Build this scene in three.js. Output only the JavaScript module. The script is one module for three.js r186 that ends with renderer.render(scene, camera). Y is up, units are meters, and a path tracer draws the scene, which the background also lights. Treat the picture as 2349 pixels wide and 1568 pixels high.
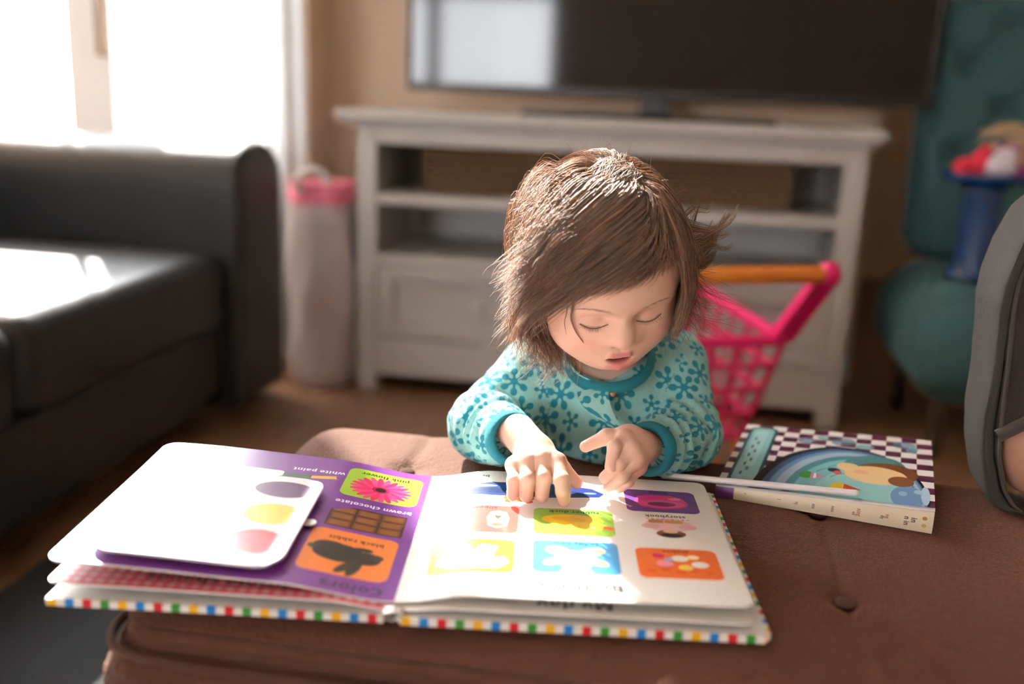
import * as THREE from 'three';
import { mergeGeometries } from 'three/addons/utils/BufferGeometryUtils.js';
import { RoundedBoxGeometry } from 'three/addons/geometries/RoundedBoxGeometry.js';
import { ImprovedNoise } from 'three/addons/math/ImprovedNoise.js';

// ---------------------------------------------------------------- camera, sky, sun, exposure
const scene = new THREE.Scene();
const camera = new THREE.PerspectiveCamera(37.87, 2349 / 1568, 0.05, 60);
camera.position.set(0, 0.8, 0);
camera.rotation.order = 'YXZ';
camera.rotation.set(THREE.MathUtils.degToRad(-14), THREE.MathUtils.degToRad(9.3), THREE.MathUtils.degToRad(2.2));
camera.focus = 0.935;
camera.userData.fStop = 1.9;

scene.background = new THREE.Color(0.95, 0.97, 1.0);      // bright hazy winter sky
scene.backgroundIntensity = 21;

const SUN = new THREE.Vector3(-0.575, 0.74, -0.818);        // towards the sun: behind the window, to the left
const sun = new THREE.DirectionalLight(new THREE.Color(1.0, 0.92, 0.82), 18);
sun.position.copy(SUN).multiplyScalar(6);
sun.target.position.set(-0.3, 0.4, -1.2);
sun.position.add(sun.target.position);
sun.castShadow = true;
sun.shadow.radius = 1.4;
sun.shadow.mapSize.set(2048, 2048);
Object.assign(sun.shadow.camera, { left: -4, right: 4, top: 4, bottom: -4, near: 0.1, far: 16 });
scene.add(sun, sun.target);

const renderer = new THREE.WebGLRenderer({ antialias: true });
renderer.toneMapping = THREE.LinearToneMapping;
renderer.toneMappingExposure = 1.42;
renderer.shadowMap.enabled = true;

// ---------------------------------------------------------------- helpers
const PI = Math.PI, V = (x, y, z) => new THREE.Vector3(x, y, z);
function rng(seed) { let a = seed >>> 0; return () => { a = (a + 0x6d2b79f5) | 0; let t = Math.imul(a ^ (a >>> 15), 1 | a); t = (t + Math.imul(t ^ (t >>> 7), 61 | t)) ^ t; return ((t ^ (t >>> 14)) >>> 0) / 4294967296; }; }
const perlin = new ImprovedNoise();
const noise = (x, y = 0, z = 0) => perlin.noise(x + 31.7, y + 11.3, z + 7.9);
const clamp = (x, a = 0, b = 1) => Math.min(b, Math.max(a, x));
const lerp = (a, b, t) => a + (b - a) * t;
const sstep = (a, b, x) => { const t = clamp((x - a) / (b - a)); return t * t * (3 - 2 * t); };
const taken = {};
function numbered(n) { taken[n] = (taken[n] ?? -1) + 1; return taken[n] ? n + '_' + String(taken[n]).padStart(3, '0') : n; }
function shade(o) { o.traverse((m) => { if (m.isMesh) { m.castShadow = true; m.receiveShadow = true; } }); return o; }
function thing(name, label, category, pos = [0, 0, 0], turn = 0, group) {
  const o = new THREE.Group(); o.name = numbered(name); o.position.set(...pos); o.rotation.y = turn;
  o.userData = { label, category }; if (group) o.userData.group = group;
  scene.add(o); return o;
}
function part(name, geo, material, parent, label) {
  const m = new THREE.Mesh(Array.isArray(geo) ? merge(geo) : geo, material); m.name = name; m.castShadow = m.receiveShadow = true;
  if (label) m.userData.label = label;
  parent.add(m); return m;
}
function struct(name, geo, material, label) {
  const m = geo ? new THREE.Mesh(Array.isArray(geo) ? merge(geo) : geo, material) : new THREE.Group();
  m.name = name; m.castShadow = m.receiveShadow = true; m.userData = { kind: 'structure' }; if (label) m.userData.label = label;
  scene.add(m); return m;
}
function merge(list) {
  const keep = ['position', 'normal', 'uv', 'color'];
  const gs = list.map((g) => { const h = g.index ? g.toNonIndexed() : g.clone(); for (const k of Object.keys(h.attributes)) if (!keep.includes(k)) h.deleteAttribute(k); return h; });
  const all = keep.filter((k) => gs.every((g) => g.attributes[k]));
  gs.forEach((g) => { for (const k of Object.keys(g.attributes)) if (!all.includes(k)) g.deleteAttribute(k); g.morphAttributes = {}; g.clearGroups(); });
  return mergeGeometries(gs);
}
// boxes with uv in metres, given by corners
function metreUV(g, s = 1) {
  const p = g.attributes.position, n = g.attributes.normal, uv = new Float32Array(p.count * 2);
  for (let i = 0; i < p.count; i++) {
    const ax = Math.abs(n.getX(i)), ay = Math.abs(n.getY(i)), az = Math.abs(n.getZ(i)), x = p.getX(i), y = p.getY(i), z = p.getZ(i);
    const a = ay >= ax && ay >= az ? [x, z] : ax >= az ? [z, y] : [x, y];
    uv[2 * i] = a[0] * s; uv[2 * i + 1] = a[1] * s;
  }
  g.setAttribute('uv', new THREE.BufferAttribute(uv, 2)); return g;
}
function box(x0, x1, y0, y1, z0, z1, r = 0) {
  const w = x1 - x0, h = y1 - y0, d = z1 - z0;
  const g = r ? new RoundedBoxGeometry(w, h, d, 3, Math.min(r, w / 2.01, h / 2.01, d / 2.01)) : new THREE.BoxGeometry(w, h, d);
  g.translate((x0 + x1) / 2, (y0 + y1) / 2, (z0 + z1) / 2); return metreUV(g);
}
function tube(pts, r, seg = 24, rad = 10, closed = false) { return new THREE.TubeGeometry(new THREE.CatmullRomCurve3(pts.map((p) => p.isVector3 ? p : V(...p)), closed), seg, r, rad, closed); }
function lathe(profile, seg = 32) { return new THREE.LatheGeometry(profile.map(([r, y]) => new THREE.Vector2(r, y)), seg); }
// grid surface from f(u,v) -> [x,y,z], with uv 0..1
function grid(f, nu, nv, uvf) {
  const pos = [], uv = [], idx = [];
  for (let j = 0; j <= nv; j++) for (let i = 0; i <= nu; i++) { const u = i / nu, v = j / nv, p = f(u, v); pos.push(...(p.isVector3 ? [p.x, p.y, p.z] : p)); uv.push(...(uvf ? uvf(u, v) : [u, v])); }
  for (let j = 0; j < nv; j++) for (let i = 0; i < nu; i++) { const a = j * (nu + 1) + i, b = a + 1, c = a + nu + 1, d = c + 1; idx.push(a, b, d, a, d, c); }
  const g = new THREE.BufferGeometry(); g.setAttribute('position', new THREE.Float32BufferAttribute(pos, 3)); g.setAttribute('uv', new THREE.Float32BufferAttribute(uv, 2)); g.setIndex(idx); g.computeVertexNormals(); return g;
}
function tintGeo(g, r, gr, b) { const n = g.attributes.position.count, c = new Float32Array(n * 3); for (let i = 0; i < n; i++) c.set([r, gr, b], i * 3); g.setAttribute('color', new THREE.BufferAttribute(c, 3)); return g; }
const mat = (o) => new THREE.MeshPhysicalMaterial({ side: THREE.DoubleSide, roughness: 0.6, ...o, color: Array.isArray(o.color) ? new THREE.Color().setRGB(...o.color) : o.color ?? 0xffffff, ...(o.sheenColor ? { sheenColor: new THREE.Color().setRGB(...o.sheenColor) } : {}) });
function dataTex(n, f, srgb = false, rep = 1) {
  const d = new Uint8Array(n * n * 4);
  for (let j = 0; j < n; j++) for (let i = 0; i < n; i++) { const c = f(i / n, j / n, i, j); const a = Array.isArray(c) ? c : [c, c, c]; d.set([a[0] * 255, a[1] * 255, a[2] * 255, 255].map((x) => clamp(x, 0, 255)), (j * n + i) * 4); }
  const t = new THREE.DataTexture(d, n, n); t.wrapS = t.wrapT = THREE.RepeatWrapping; t.magFilter = THREE.LinearFilter; t.minFilter = THREE.LinearMipmapLinearFilter; t.generateMipmaps = true;
  if (srgb) t.colorSpace = THREE.SRGBColorSpace; t.repeat.set(rep, rep); t.needsUpdate = true; return t;
}
const rep = (t, s, s2 = s) => { const c = t.clone(); c.repeat.set(s, s2); c.needsUpdate = true; return c; };
function canvasTex(w, h, draw) {
  const c = document.createElement('canvas'); c.width = w; c.height = h; const x = c.getContext('2d'); draw(x, w, h);
  const t = new THREE.CanvasTexture(c); t.colorSpace = THREE.SRGBColorSpace; t.magFilter = THREE.LinearFilter; return t;
}
const wrapNoise = (u, v, f, s = 0) => { // tiling noise
  const a = noise(u * f, v * f, s), b = noise((u - 1) * f, v * f, s), c = noise(u * f, (v - 1) * f, s), d = noise((u - 1) * f, (v - 1) * f, s);
  return lerp(lerp(a, b, u), lerp(c, d, u), v);
};
const R1 = rng(5);
const speck = Array.from({ length: 256 * 256 }, () => R1());
const fuzzTex = dataTex(256, (u, v, i, j) => 0.5 + 0.28 * (speck[j * 256 + i] - 0.5) + 0.3 * wrapNoise(u, v, 40) + 0.25 * wrapNoise(u, v, 12, 3));
const weaveTex = dataTex(256, (u, v) => 0.5 + 0.25 * Math.sin(u * PI * 64) * Math.sin(v * PI * 64) + 0.2 * wrapNoise(u, v, 30));
const leatherTex = dataTex(256, (u, v) => 0.5 + 0.45 * Math.abs(wrapNoise(u, v, 22)) + 0.3 * Math.abs(wrapNoise(u, v, 44, 2)));

// distance fields meshed by surface nets
const smin = (a, b, k) => { const h = Math.max(k - Math.abs(a - b), 0) / k; return Math.min(a, b) - h * h * k * 0.25; };
const smax = (a, b, k) => -smin(-a, -b, k);
function cone(x, y, z, a, b, r1, r2) {
  const bx = b[0] - a[0], by = b[1] - a[1], bz = b[2] - a[2], px = x - a[0], py = y - a[1], pz = z - a[2];
  const t = clamp((px * bx + py * by + pz * bz) / (bx * bx + by * by + bz * bz || 1e-9));
  return Math.hypot(px - bx * t, py - by * t, pz - bz * t) - (r1 + (r2 - r1) * t);
}
const ball = (x, y, z, c, r) => Math.hypot(x - c[0], y - c[1], z - c[2]) - r;
function ell(x, y, z, c, r) {
  const px = x - c[0], py = y - c[1], pz = z - c[2];
  const k0 = Math.hypot(px / r[0], py / r[1], pz / r[2]), k1 = Math.hypot(px / (r[0] * r[0]), py / (r[1] * r[1]), pz / (r[2] * r[2]));
  return k1 < 1e-6 ? -Math.min(...r) : (k0 * (k0 - 1)) / k1;
}
function netsMesh(f, lo, hi, h, slack = 1.3) {
  const B = 6, n = [0, 1, 2].map((i) => Math.ceil((hi[i] - lo[i]) / h / B) * B + 1), [nx, ny, nz] = n, val = new Float32Array(nx * ny * nz).fill(1);
  const id = (i, j, k) => (k * ny + j) * nx + i, half = (B * h * Math.sqrt(3) / 2) * slack + h;
  const seen = new Uint8Array(val.length);
  for (let k = 0; k < nz - 1; k += B) for (let j = 0; j < ny - 1; j += B) for (let i = 0; i < nx - 1; i += B) {
    const d = f(lo[0] + (i + B / 2) * h, lo[1] + (j + B / 2) * h, lo[2] + (k + B / 2) * h), near = Math.abs(d) < half;
    for (let c = k; c <= Math.min(k + B, nz - 1); c++) for (let b = j; b <= Math.min(j + B, ny - 1); b++) for (let a = i; a <= Math.min(i + B, nx - 1); a++) {
      const q = id(a, b, c); if (seen[q] === 2) continue;
      if (near) { val[q] = f(lo[0] + a * h, lo[1] + b * h, lo[2] + c * h); seen[q] = 2; } else if (!seen[q]) { val[q] = d; seen[q] = 1; }
    }
  }
  const vid = new Int32Array(val.length).fill(-1), pos = [], idx = [];
  const C8 = [[0, 0, 0], [1, 0, 0], [0, 1, 0], [1, 1, 0], [0, 0, 1], [1, 0, 1], [0, 1, 1], [1, 1, 1]], E = [[0, 1], [2, 3], [4, 5], [6, 7], [0, 2], [1, 3], [4, 6], [5, 7], [0, 4], [1, 5], [2, 6], [3, 7]];
  for (let k = 0; k < nz - 1; k++) for (let j = 0; j < ny - 1; j++) for (let i = 0; i < nx - 1; i++) {
    const o = id(i, j, k), v = [val[o], val[o + 1], val[o + nx], val[o + nx + 1], val[o + nx * ny], val[o + nx * ny + 1], val[o + nx * ny + nx], val[o + nx * ny + nx + 1]];
    let m = 0; for (let q = 0; q < 8; q++) if (v[q] < 0) m |= 1 << q;
    if (m === 0 || m === 255) continue;
    let x = 0, y = 0, z = 0, cnt = 0;
    for (const [a, b] of E) if ((v[a] < 0) !== (v[b] < 0)) { const t = v[a] / (v[a] - v[b]); x += lerp(C8[a][0], C8[b][0], t); y += lerp(C8[a][1], C8[b][1], t); z += lerp(C8[a][2], C8[b][2], t); cnt++; }
    vid[o] = pos.length / 3; pos.push(lo[0] + (i + x / cnt) * h, lo[1] + (j + y / cnt) * h, lo[2] + (k + z / cnt) * h);
  }
  const quad = (a, b, c, d, flip) => { if (a < 0 || b < 0 || c < 0 || d < 0) return; flip ? idx.push(a, c, b, a, d, c) : idx.push(a, b, c, a, c, d); };
  for (let k = 1; k < nz - 1; k++) for (let j = 1; j < ny - 1; j++) for (let i = 1; i < nx - 1; i++) {
    const o = id(i, j, k), s = val[o] < 0;
    if (s !== (val[o + 1] < 0)) quad(vid[o - nx - nx * ny], vid[o - nx * ny], vid[o], vid[o - nx], !s);
    if (s !== (val[o + nx] < 0)) quad(vid[o - 1 - nx * ny], vid[o - nx * ny], vid[o], vid[o - 1], s);
    if (s !== (val[o + nx * ny] < 0)) quad(vid[o - 1 - nx], vid[o - nx], vid[o], vid[o - 1], !s);
  }
  const N = new Float32Array(pos.length), e = h * 0.5;
  for (let i = 0; i < pos.length; i += 3) {
    const x = pos[i], y = pos[i + 1], z = pos[i + 2];
    const a = f(x + e, y, z) - f(x - e, y, z), b = f(x, y + e, z) - f(x, y - e, z), c = f(x, y, z + e) - f(x, y, z - e), l = Math.hypot(a, b, c) || 1;
    N[i] = a / l; N[i + 1] = b / l; N[i + 2] = c / l;
  }
  const g = new THREE.BufferGeometry(); g.setAttribute('position', new THREE.Float32BufferAttribute(pos, 3)); g.setAttribute('normal', new THREE.BufferAttribute(N, 3)); g.setIndex(idx); return g;
}
function colourBy(g, f) { const p = g.attributes.position, c = new Float32Array(p.count * 3); for (let i = 0; i < p.count; i++) c.set(f(p.getX(i), p.getY(i), p.getZ(i)), i * 3); g.setAttribute('color', new THREE.BufferAttribute(c, 3)); return g; }
// ---------------------------------------------------------------- materials of the room
const plaster = dataTex(256, (u, v) => 0.5 + 0.3 * wrapNoise(u, v, 50) + 0.2 * wrapNoise(u, v, 18, 4));
const mWall = mat({ color: [0.8, 0.61, 0.45], roughness: 0.85, bumpMap: rep(plaster, 2), bumpScale: 0.001 });
const mCeil = mat({ color: [0.78, 0.75, 0.7], roughness: 0.9 });
const mFrame = mat({ color: [0.72, 0.74, 0.76], roughness: 0.4 });
const mGlass = new THREE.MeshPhysicalMaterial({ color: 0xffffff, roughness: 0.02, transmission: 1, thickness: 0, ior: 1.5 });
const mBlackPlastic = mat({ color: [0.012, 0.012, 0.013], roughness: 0.35 });

// floor of laminate planks
const woods = [0, 1, 2, 3].map((s) => { const r = rng(40 + s); const k = 0.85 + 0.3 * r();
  const t = dataTex(256, (u, v) => { const g = wrapNoise(u, v * 0.25, 40, s * 9) * 0.5 + wrapNoise(u, v * 0.12, 90, s * 5 + 1) * 0.35; const m = k * (1 + 0.35 * g); return [0.46 * m, 0.34 * m, 0.25 * m]; }, true);
  return mat({ map: t, roughness: 0.38 }); });
const floor = struct('floor', box(-2.7, 2.6, -0.1, -0.012, -3.0, 3.0), mat({ color: [0.03, 0.02, 0.015], roughness: 0.9 }), 'brown laminate plank floor');
{ const plankGeo = [1.28, 0.7, 0.9].map((L) => box(-L / 2 + 0.001, L / 2 - 0.001, -0.012, 0, -0.0945, 0.0945, 0.0015)); const r = rng(3); let n = 0;
  for (let i = 0; i < 31; i++) { let x = -2.7 + r() * 0.1; for (let j = 0; x < 2.5; j++) { const L = [1.28, 0.7, 0.9]; let k = Math.floor(r() * 3); if (x + L[k] > 2.6) { k = 1; if (x + 0.7 > 2.62) break; }
    const m = part(n ? 'plank_' + String(n).padStart(3, '0') : 'plank', plankGeo[k], woods[Math.floor(r() * 4)], floor); m.position.set(x + L[k] / 2, 0, -2.905 + i * 0.19); x += L[k]; n++; } } }
struct('ceiling', [box(-2.82, -1.16, 2.9, 3.02, -2.87, 3.12), box(-1.16, 2.72, 2.9, 3.02, -3.12, 3.12)], mCeil);
struct('wall_back', [box(-1.08, 0.53, -0.1, 2.9, -3.12, -3.0), box(0.53, 1.6, 2.1, 2.9, -3.12, -3.0), box(1.6, 2.6, -0.1, 2.9, -3.12, -3.0)], mWall, 'beige wall with the television and an open doorway');
struct('wall_hall', [box(0.41, 0.53, -0.1, 2.3, -5.0, -3.12), box(1.6, 1.72, -0.1, 2.3, -5.0, -3.12), box(0.41, 1.72, -0.1, 2.3, -5.12, -5.0)], mWall, 'walls of the dim hallway beyond the doorway');
struct('ceiling_hall', box(0.41, 1.72, 2.3, 2.4, -5.12, -3.12), mCeil);
struct('floor_hall', box(0.53, 1.6, -0.1, -0.001, -5.0, -3.0), woods[1], 'wooden floor of the dim hallway');

{ const s = new THREE.Shape([[-1.08, 3.0], [-1.06, 2.75], [-1.16, 2.75], [-1.16, 3.12], [-1.08, 3.12]].map(([x, z]) => new THREE.Vector2(x, z)));
  const g = new THREE.ExtrudeGeometry(s, { depth: 3.0, bevelEnabled: false }); g.rotateX(-PI / 2); g.translate(0, -0.1, 0);
  struct('wall_return', metreUV(g), mWall, 'short beige wall return beside the window'); }
struct('wall_window', [box(-2.7, -2.68, -0.1, 2.9, -2.87, -2.75), box(-2.68, -1.16, 2.8, 2.9, -2.87, -2.75), box(-2.68, -1.16, -0.1, 0.56, -2.87, -2.75)], mWall, 'wall around the window behind the sofa');
struct('wall_left', box(-2.82, -2.7, -0.1, 2.9, -2.87, 3.12), mWall);
struct('wall_front', [box(-2.7, -2.5, -0.1, 2.9, 3.0, 3.12), box(-1.1, 2.6, -0.1, 2.9, 3.0, 3.12), box(-2.5, -1.1, 1.62, 2.9, 3.0, 3.12), box(-2.5, -1.1, -0.1, 0.78, 3.0, 3.12)], mWall);
struct('wall_right', box(2.6, 2.72, -0.1, 2.9, -3.12, 3.12), mWall);
struct('baseboard_back', box(-1.0, 0.53, 0, 0.09, -3.0, -2.985, 0.004), mFrame);

// dark rug
{ const t = thing('rug', 'dark charcoal rug on the floor between sofa and ottoman', 'rug', [-0.05, 0, -1.0]); const m = mat({ color: [0.028, 0.03, 0.032], roughness: 0.95, bumpMap: rep(fuzzTex, 8), bumpScale: 0.004 });
  part('pile', box(-0.96, 0.96, 0.0004, 0.006, -0.72, 1.1, 0.0025), m, t); part('binding', [box(-0.968, 0.968, 0.0002, 0.005, -0.728, -0.72, 0.002), box(-0.968, 0.968, 0.0002, 0.005, 1.1, 1.108, 0.002), box(-0.968, -0.96, 0.0002, 0.005, -0.72, 1.1, 0.002), box(0.96, 0.968, 0.0002, 0.005, -0.72, 1.1, 0.002)], m, t); }
// windows
function glazed(name, label, bars, panes) { const g = struct(name, null, null, label); bars.forEach(([n, b, l, m]) => part(n, box(...b), m ?? mFrame, g, l)); panes.forEach((b) => part('pane', box(...b), mGlass, g)); return g; }
glazed('window_1', 'tall white window flooded with daylight behind the sofa', [
  ['frame', [-2.5, -2.46, 0.56, 2.8, -2.85, -2.76, 0.005]], ['frame', [-1.19, -1.16, 0.56, 2.8, -2.85, -2.76, 0.005]], ['frame', [-2.46, -1.19, 2.76, 2.8, -2.85, -2.76, 0.005]], ['frame', [-2.46, -1.19, 0.56, 0.61, -2.85, -2.76, 0.005]],
  ['mullion', [-1.8, -1.648, 0.61, 2.76, -2.84, -2.75, 0.006], 'wide centre post'], ['stile', [-1.892, -1.872, 0.61, 2.76, -2.83, -2.8, 0.004]],
  ['handle', [-1.688, -1.662, 0.86, 1.04, -2.75, -2.725, 0.008], 'brown lever handle', mat({ color: [0.16, 0.11, 0.07], roughness: 0.4 })]],
  [[-2.46, -1.8, 0.61, 2.76, -2.812, -2.808], [-1.648, -1.19, 0.61, 2.76, -2.812, -2.808]]);
glazed('window_2', 'window in the front wall', [['frame', [-2.5, -1.1, 0.78, 0.84, 3.02, 3.1, 0.005]], ['frame', [-2.5, -1.1, 1.56, 1.62, 3.02, 3.1, 0.005]], ['frame', [-2.5, -2.44, 0.84, 1.56, 3.02, 3.1, 0.005]], ['frame', [-1.16, -1.1, 0.84, 1.56, 3.02, 3.1, 0.005]], ['mullion', [-2.2, -2.1, 0.84, 1.56, 3.02, 3.1, 0.005]]], [[-2.44, -2.2, 0.84, 1.56, 3.058, 3.062], [-2.1, -1.16, 0.84, 1.56, 3.058, 3.062]]);
struct('ground', box(-16, 12, -0.45, -0.25, -18, 12), mat({ color: [0.75, 0.76, 0.78], roughness: 0.95 }), 'snow-pale ground outside the window');

// sheer curtain
{ const t = thing('sheer_curtain', 'white sheer curtain hanging in soft folds at the window edge', 'curtain', [-1.135, 0, -2.66]);
  const m = mat({ color: [0.7, 0.71, 0.72], roughness: 0.95, transmission: 0.3, thickness: 0 });
  part('cloth', grid((u, v) => { const x = lerp(-0.1, 0.1, u) + 0.02 * v * (u - 0.3); return [x, 2.48 - 2.45 * v, 0.022 * Math.sin(u * 26 + 0.6 * Math.sin(v * 3)) * (0.6 + 0.4 * v) + 0.008 * Math.sin(u * 61)]; }, 90, 30), m, t);
  part('rod', tube([[-0.5, 2.5, 0], [-0.2, 2.5, 0], [0.1, 2.5, 0]], 0.011, 12, 12), mFrame, t);
  part('bracket', box(0.06, 0.08, 2.48, 2.52, -0.1, 0.01, 0.003), mFrame, t); }

// ---------------------------------------------------------------- sofa
{ const t = thing('sofa', 'black leather sofa with rounded arm and sunlit seat below the window', 'sofa', [-1.5, 0, -1.4]);
  const m = mat({ color: [0.02, 0.0215, 0.022], roughness: 0.42, bumpMap: rep(leatherTex, 6), bumpScale: 0.0015 });
  const arm = (z0, z1) => { const w = z1 - z0, s = new THREE.Shape(); const H = 0.665, r = 0.105, b = 0.025; s.moveTo(b, 0.06); s.lineTo(w - b, 0.06); s.lineTo(w - b, H - r); s.quadraticCurveTo(w - b, H - b, w - b - r * 0.95, H - b); s.lineTo(b + r * 0.95, H - b); s.quadraticCurveTo(b, H - b, b, H - r); s.closePath();
    const g = new THREE.ExtrudeGeometry(s, { depth: 0.9, bevelEnabled: true, bevelSize: b, bevelThickness: b, bevelSegments: 4, curveSegments: 12 }); g.rotateY(PI / 2); // shape x -> -z, depth -> +x
    g.translate(-0.425, 0, z1); return metreUV(g); };
  part('arm', arm(-1.02, -0.75), m, t); part('arm', arm(0.75, 1.02), m, t);
  part('base', box(-0.42, 0.455, 0.06, 0.25, -0.75, 0.75, 0.02), m, t);
  part('backrest', box(-0.45, -0.2, 0.25, 0.7, -0.76, 0.76, 0.07), m, t);
  const cush = (z0, z1) => { const g = new RoundedBoxGeometry(0.68, 0.19, z1 - z0, 6, 0.045); const p = g.attributes.position; for (let i = 0; i < p.count; i++) { const x = p.getX(i), z = p.getZ(i); if (p.getY(i) > 0) p.setY(i, p.getY(i) + 0.012 * (1 - (x / 0.34) ** 2) * (1 - (2 * z / (z1 - z0)) ** 2) + 0.004 * noise(x * 9, z * 9)); } g.translate(0.13, 0.325, (z0 + z1) / 2); g.computeVertexNormals(); return metreUV(g); };
  part('seat_cushion', cush(-0.75, 0), m, t); part('seat_cushion', cush(0, 0.75), m, t);
  for (const x of [-0.36, 0.4]) for (const z of [-0.95, 0.95]) part('leg', box(x - 0.025, x + 0.025, 0, 0.07, z - 0.025, z + 0.025, 0.004), mBlackPlastic, t);
}

// ---------------------------------------------------------------- television bench
const mPaint = mat({ color: [0.52, 0.515, 0.5], roughness: 0.42 });
{ const t = thing('television_bench', 'pale grey wooden television bench with open shelves and panelled drawers', 'television stand', [-0.2125, 0, -2.74]);
  const B = (x0, x1, y0, y1, z0, z1, r = 0.003) => box(x0 + 0.2125, x1 + 0.2125, y0, y1, z0 + 2.74, z1 + 2.74, r);
  part('top', [B(-0.89, 0.465, 0.722, 0.745, -2.98, -2.49, 0.005), B(-0.872, 0.447, 0.708, 0.722, -2.97, -2.505, 0.004)], mPaint, t);
  for (const [x0, x1] of [[-0.838, -0.787], [0.38, 0.43]]) for (const z of [-2.57, -2.965]) part('post', B(x0, x1, 0, 0.708, z, z + 0.05), mPaint, t);
  for (const x of [-0.83, 0.39]) part('side_panel', B(x, x + 0.03, 0.06, 0.708, -2.93, -2.56), mPaint, t);
  part('apron', B(-0.787, 0.38, 0.662, 0.708, -2.545, -2.523), mPaint, t);
  part('shelf', B(-0.8, 0.39, 0.507, 0.533, -2.95, -2.522), mPaint, t); part('shelf', B(-0.8, 0.39, 0.345, 0.373, -2.95, -2.522), mPaint, t);
  part('divider', B(-0.216, -0.194, 0.373, 0.7, -2.95, -2.56), mPaint, t);
  part('back_panel', B(-0.8, 0.39, 0.08, 0.7, -2.962, -2.95), mPaint, t);
  part('bottom_rail', B(-0.787, 0.38, 0.045, 0.148, -2.545, -2.522), mPaint, t); part('bottom_panel', B(-0.8, 0.39, 0.13, 0.148, -2.95, -2.545), mPaint, t);
  part('centre_stile', B(-0.222, -0.188, 0.148, 0.345, -2.56, -2.524), mPaint, t);
  for (const [x0, x1] of [[-0.784, -0.225], [-0.185, 0.377]]) { const w = 0.045;
    const d = part('drawer', [B(x0 + w, x1 - w, 0.152 + w * 0.7, 0.342 - w * 0.7, -2.548, -2.538), B(x0, x0 + w, 0.152, 0.342, -2.548, -2.521), B(x1 - w, x1, 0.152, 0.342, -2.548, -2.521), B(x0 + w, x1 - w, 0.152, 0.152 + w * 0.7, -2.548, -2.521), B(x0 + w, x1 - w, 0.342 - w * 0.7, 0.342, -2.548, -2.521)], mPaint, t);
    for (const k of [0.5]) { const g = lathe([[0.0001, 0.028], [0.01, 0.027], [0.016, 0.021], [0.016, 0.016], [0.008, 0.01], [0.007, 0]], 20); g.rotateX(PI / 2); g.translate(lerp(x0, x1, k) + 0.2125, 0.245, -2.538 + 2.74); part('knob', g, mPaint, d); } }
}
// wicker baskets on its upper shelf
{ const cols = [[0.2, 0.12, 0.062], [0.16, 0.095, 0.05]]; const mats = cols.map((c) => mat({ color: c, roughness: 0.8 }));
  const make = (label, x0, x1) => { const w = (x1 - x0) / 2, d = 0.14, t = thing('wicker_basket', label, 'basket', [(x0 + x1) / 2, 0.533, -2.77], 0, 'wicker baskets on the upper shelf');
    const per = 4 * (w + d), path = (s) => { s = ((s % per) + per) % per; const a = 2 * w, b = 2 * d; if (s < a) return [-w + s, d]; s -= a; if (s < b) return [w, d - s]; s -= b; if (s < a) return [w - s, -d]; s -= a; return [-w, -d + s]; };
    part('liner', [box(-w + 0.006, w - 0.006, 0, 0.006, -d + 0.006, d - 0.006), box(-w + 0.005, -w + 0.01, 0, 0.1, -d, d), box(w - 0.01, w - 0.005, 0, 0.1, -d, d), box(-w, w, 0, 0.1, d - 0.01, d - 0.005), box(-w, w, 0, 0.1, -d + 0.005, -d + 0.01)], mats[1], t);
    const rows = []; for (let r = 0; r < 9; r++) { const N = 88, pts = []; for (let i = 0; i < N; i++) { const [px, pz] = path((i / N) * per), k = 1 + 0.012 * (i % 2 ? 1 : -1) * (r % 2 ? 1 : -1); pts.push(V(px * k, 0.008 + r * 0.0117, pz * (1 + (k - 1) * 2))); } rows.push(tube(pts, 0.0055, N * 2, 5, true)); }
    part('weave', rows, mats[0], t); { const N = 88, pts = []; for (let i = 0; i < N; i++) { const [px, pz] = path((i / N) * per); pts.push(V(px, 0.112, pz)); } part('rim', tube(pts, 0.008, 180, 8, true), mats[0], t); } };
  make('brown wicker basket on the upper shelf, nearer the laundry bag', -0.69, -0.32); make('brown wicker basket on the upper shelf, nearer the teal armchair', -0.1, 0.27); }
// television
{ const t = thing('television', 'large black flat-screen television reflecting a window, on the grey bench', 'television', [-0.08, 0.745, -2.74]);
  part('bezel', [box(-0.68, 0.68, 0.055, 0.075, 0, 0.03, 0.004), box(-0.68, 0.68, 0.815, 0.835, 0, 0.03, 0.004), box(-0.68, -0.668, 0.07, 0.82, 0, 0.03, 0.003), box(0.668, 0.68, 0.07, 0.82, 0, 0.03, 0.003)], mBlackPlastic, t);
  part('screen', box(-0.67, 0.67, 0.07, 0.82, 0.0, 0.024), mat({ color: [0.004, 0.004, 0.005], roughness: 0.06, specularIntensity: 0.65 }), t);
  part('back_shell', box(-0.62, 0.62, 0.1, 0.75, -0.045, 0.002, 0.02), mBlackPlastic, t);
  part('neck', box(-0.05, 0.03, 0.012, 0.12, -0.03, -0.002, 0.006), mBlackPlastic, t);
  part('base_plate', box(-0.35, 0.3, 0, 0.014, -0.1, 0.12, 0.006), mat({ color: [0.01, 0.01, 0.011], roughness: 0.15 }), t); }
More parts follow.
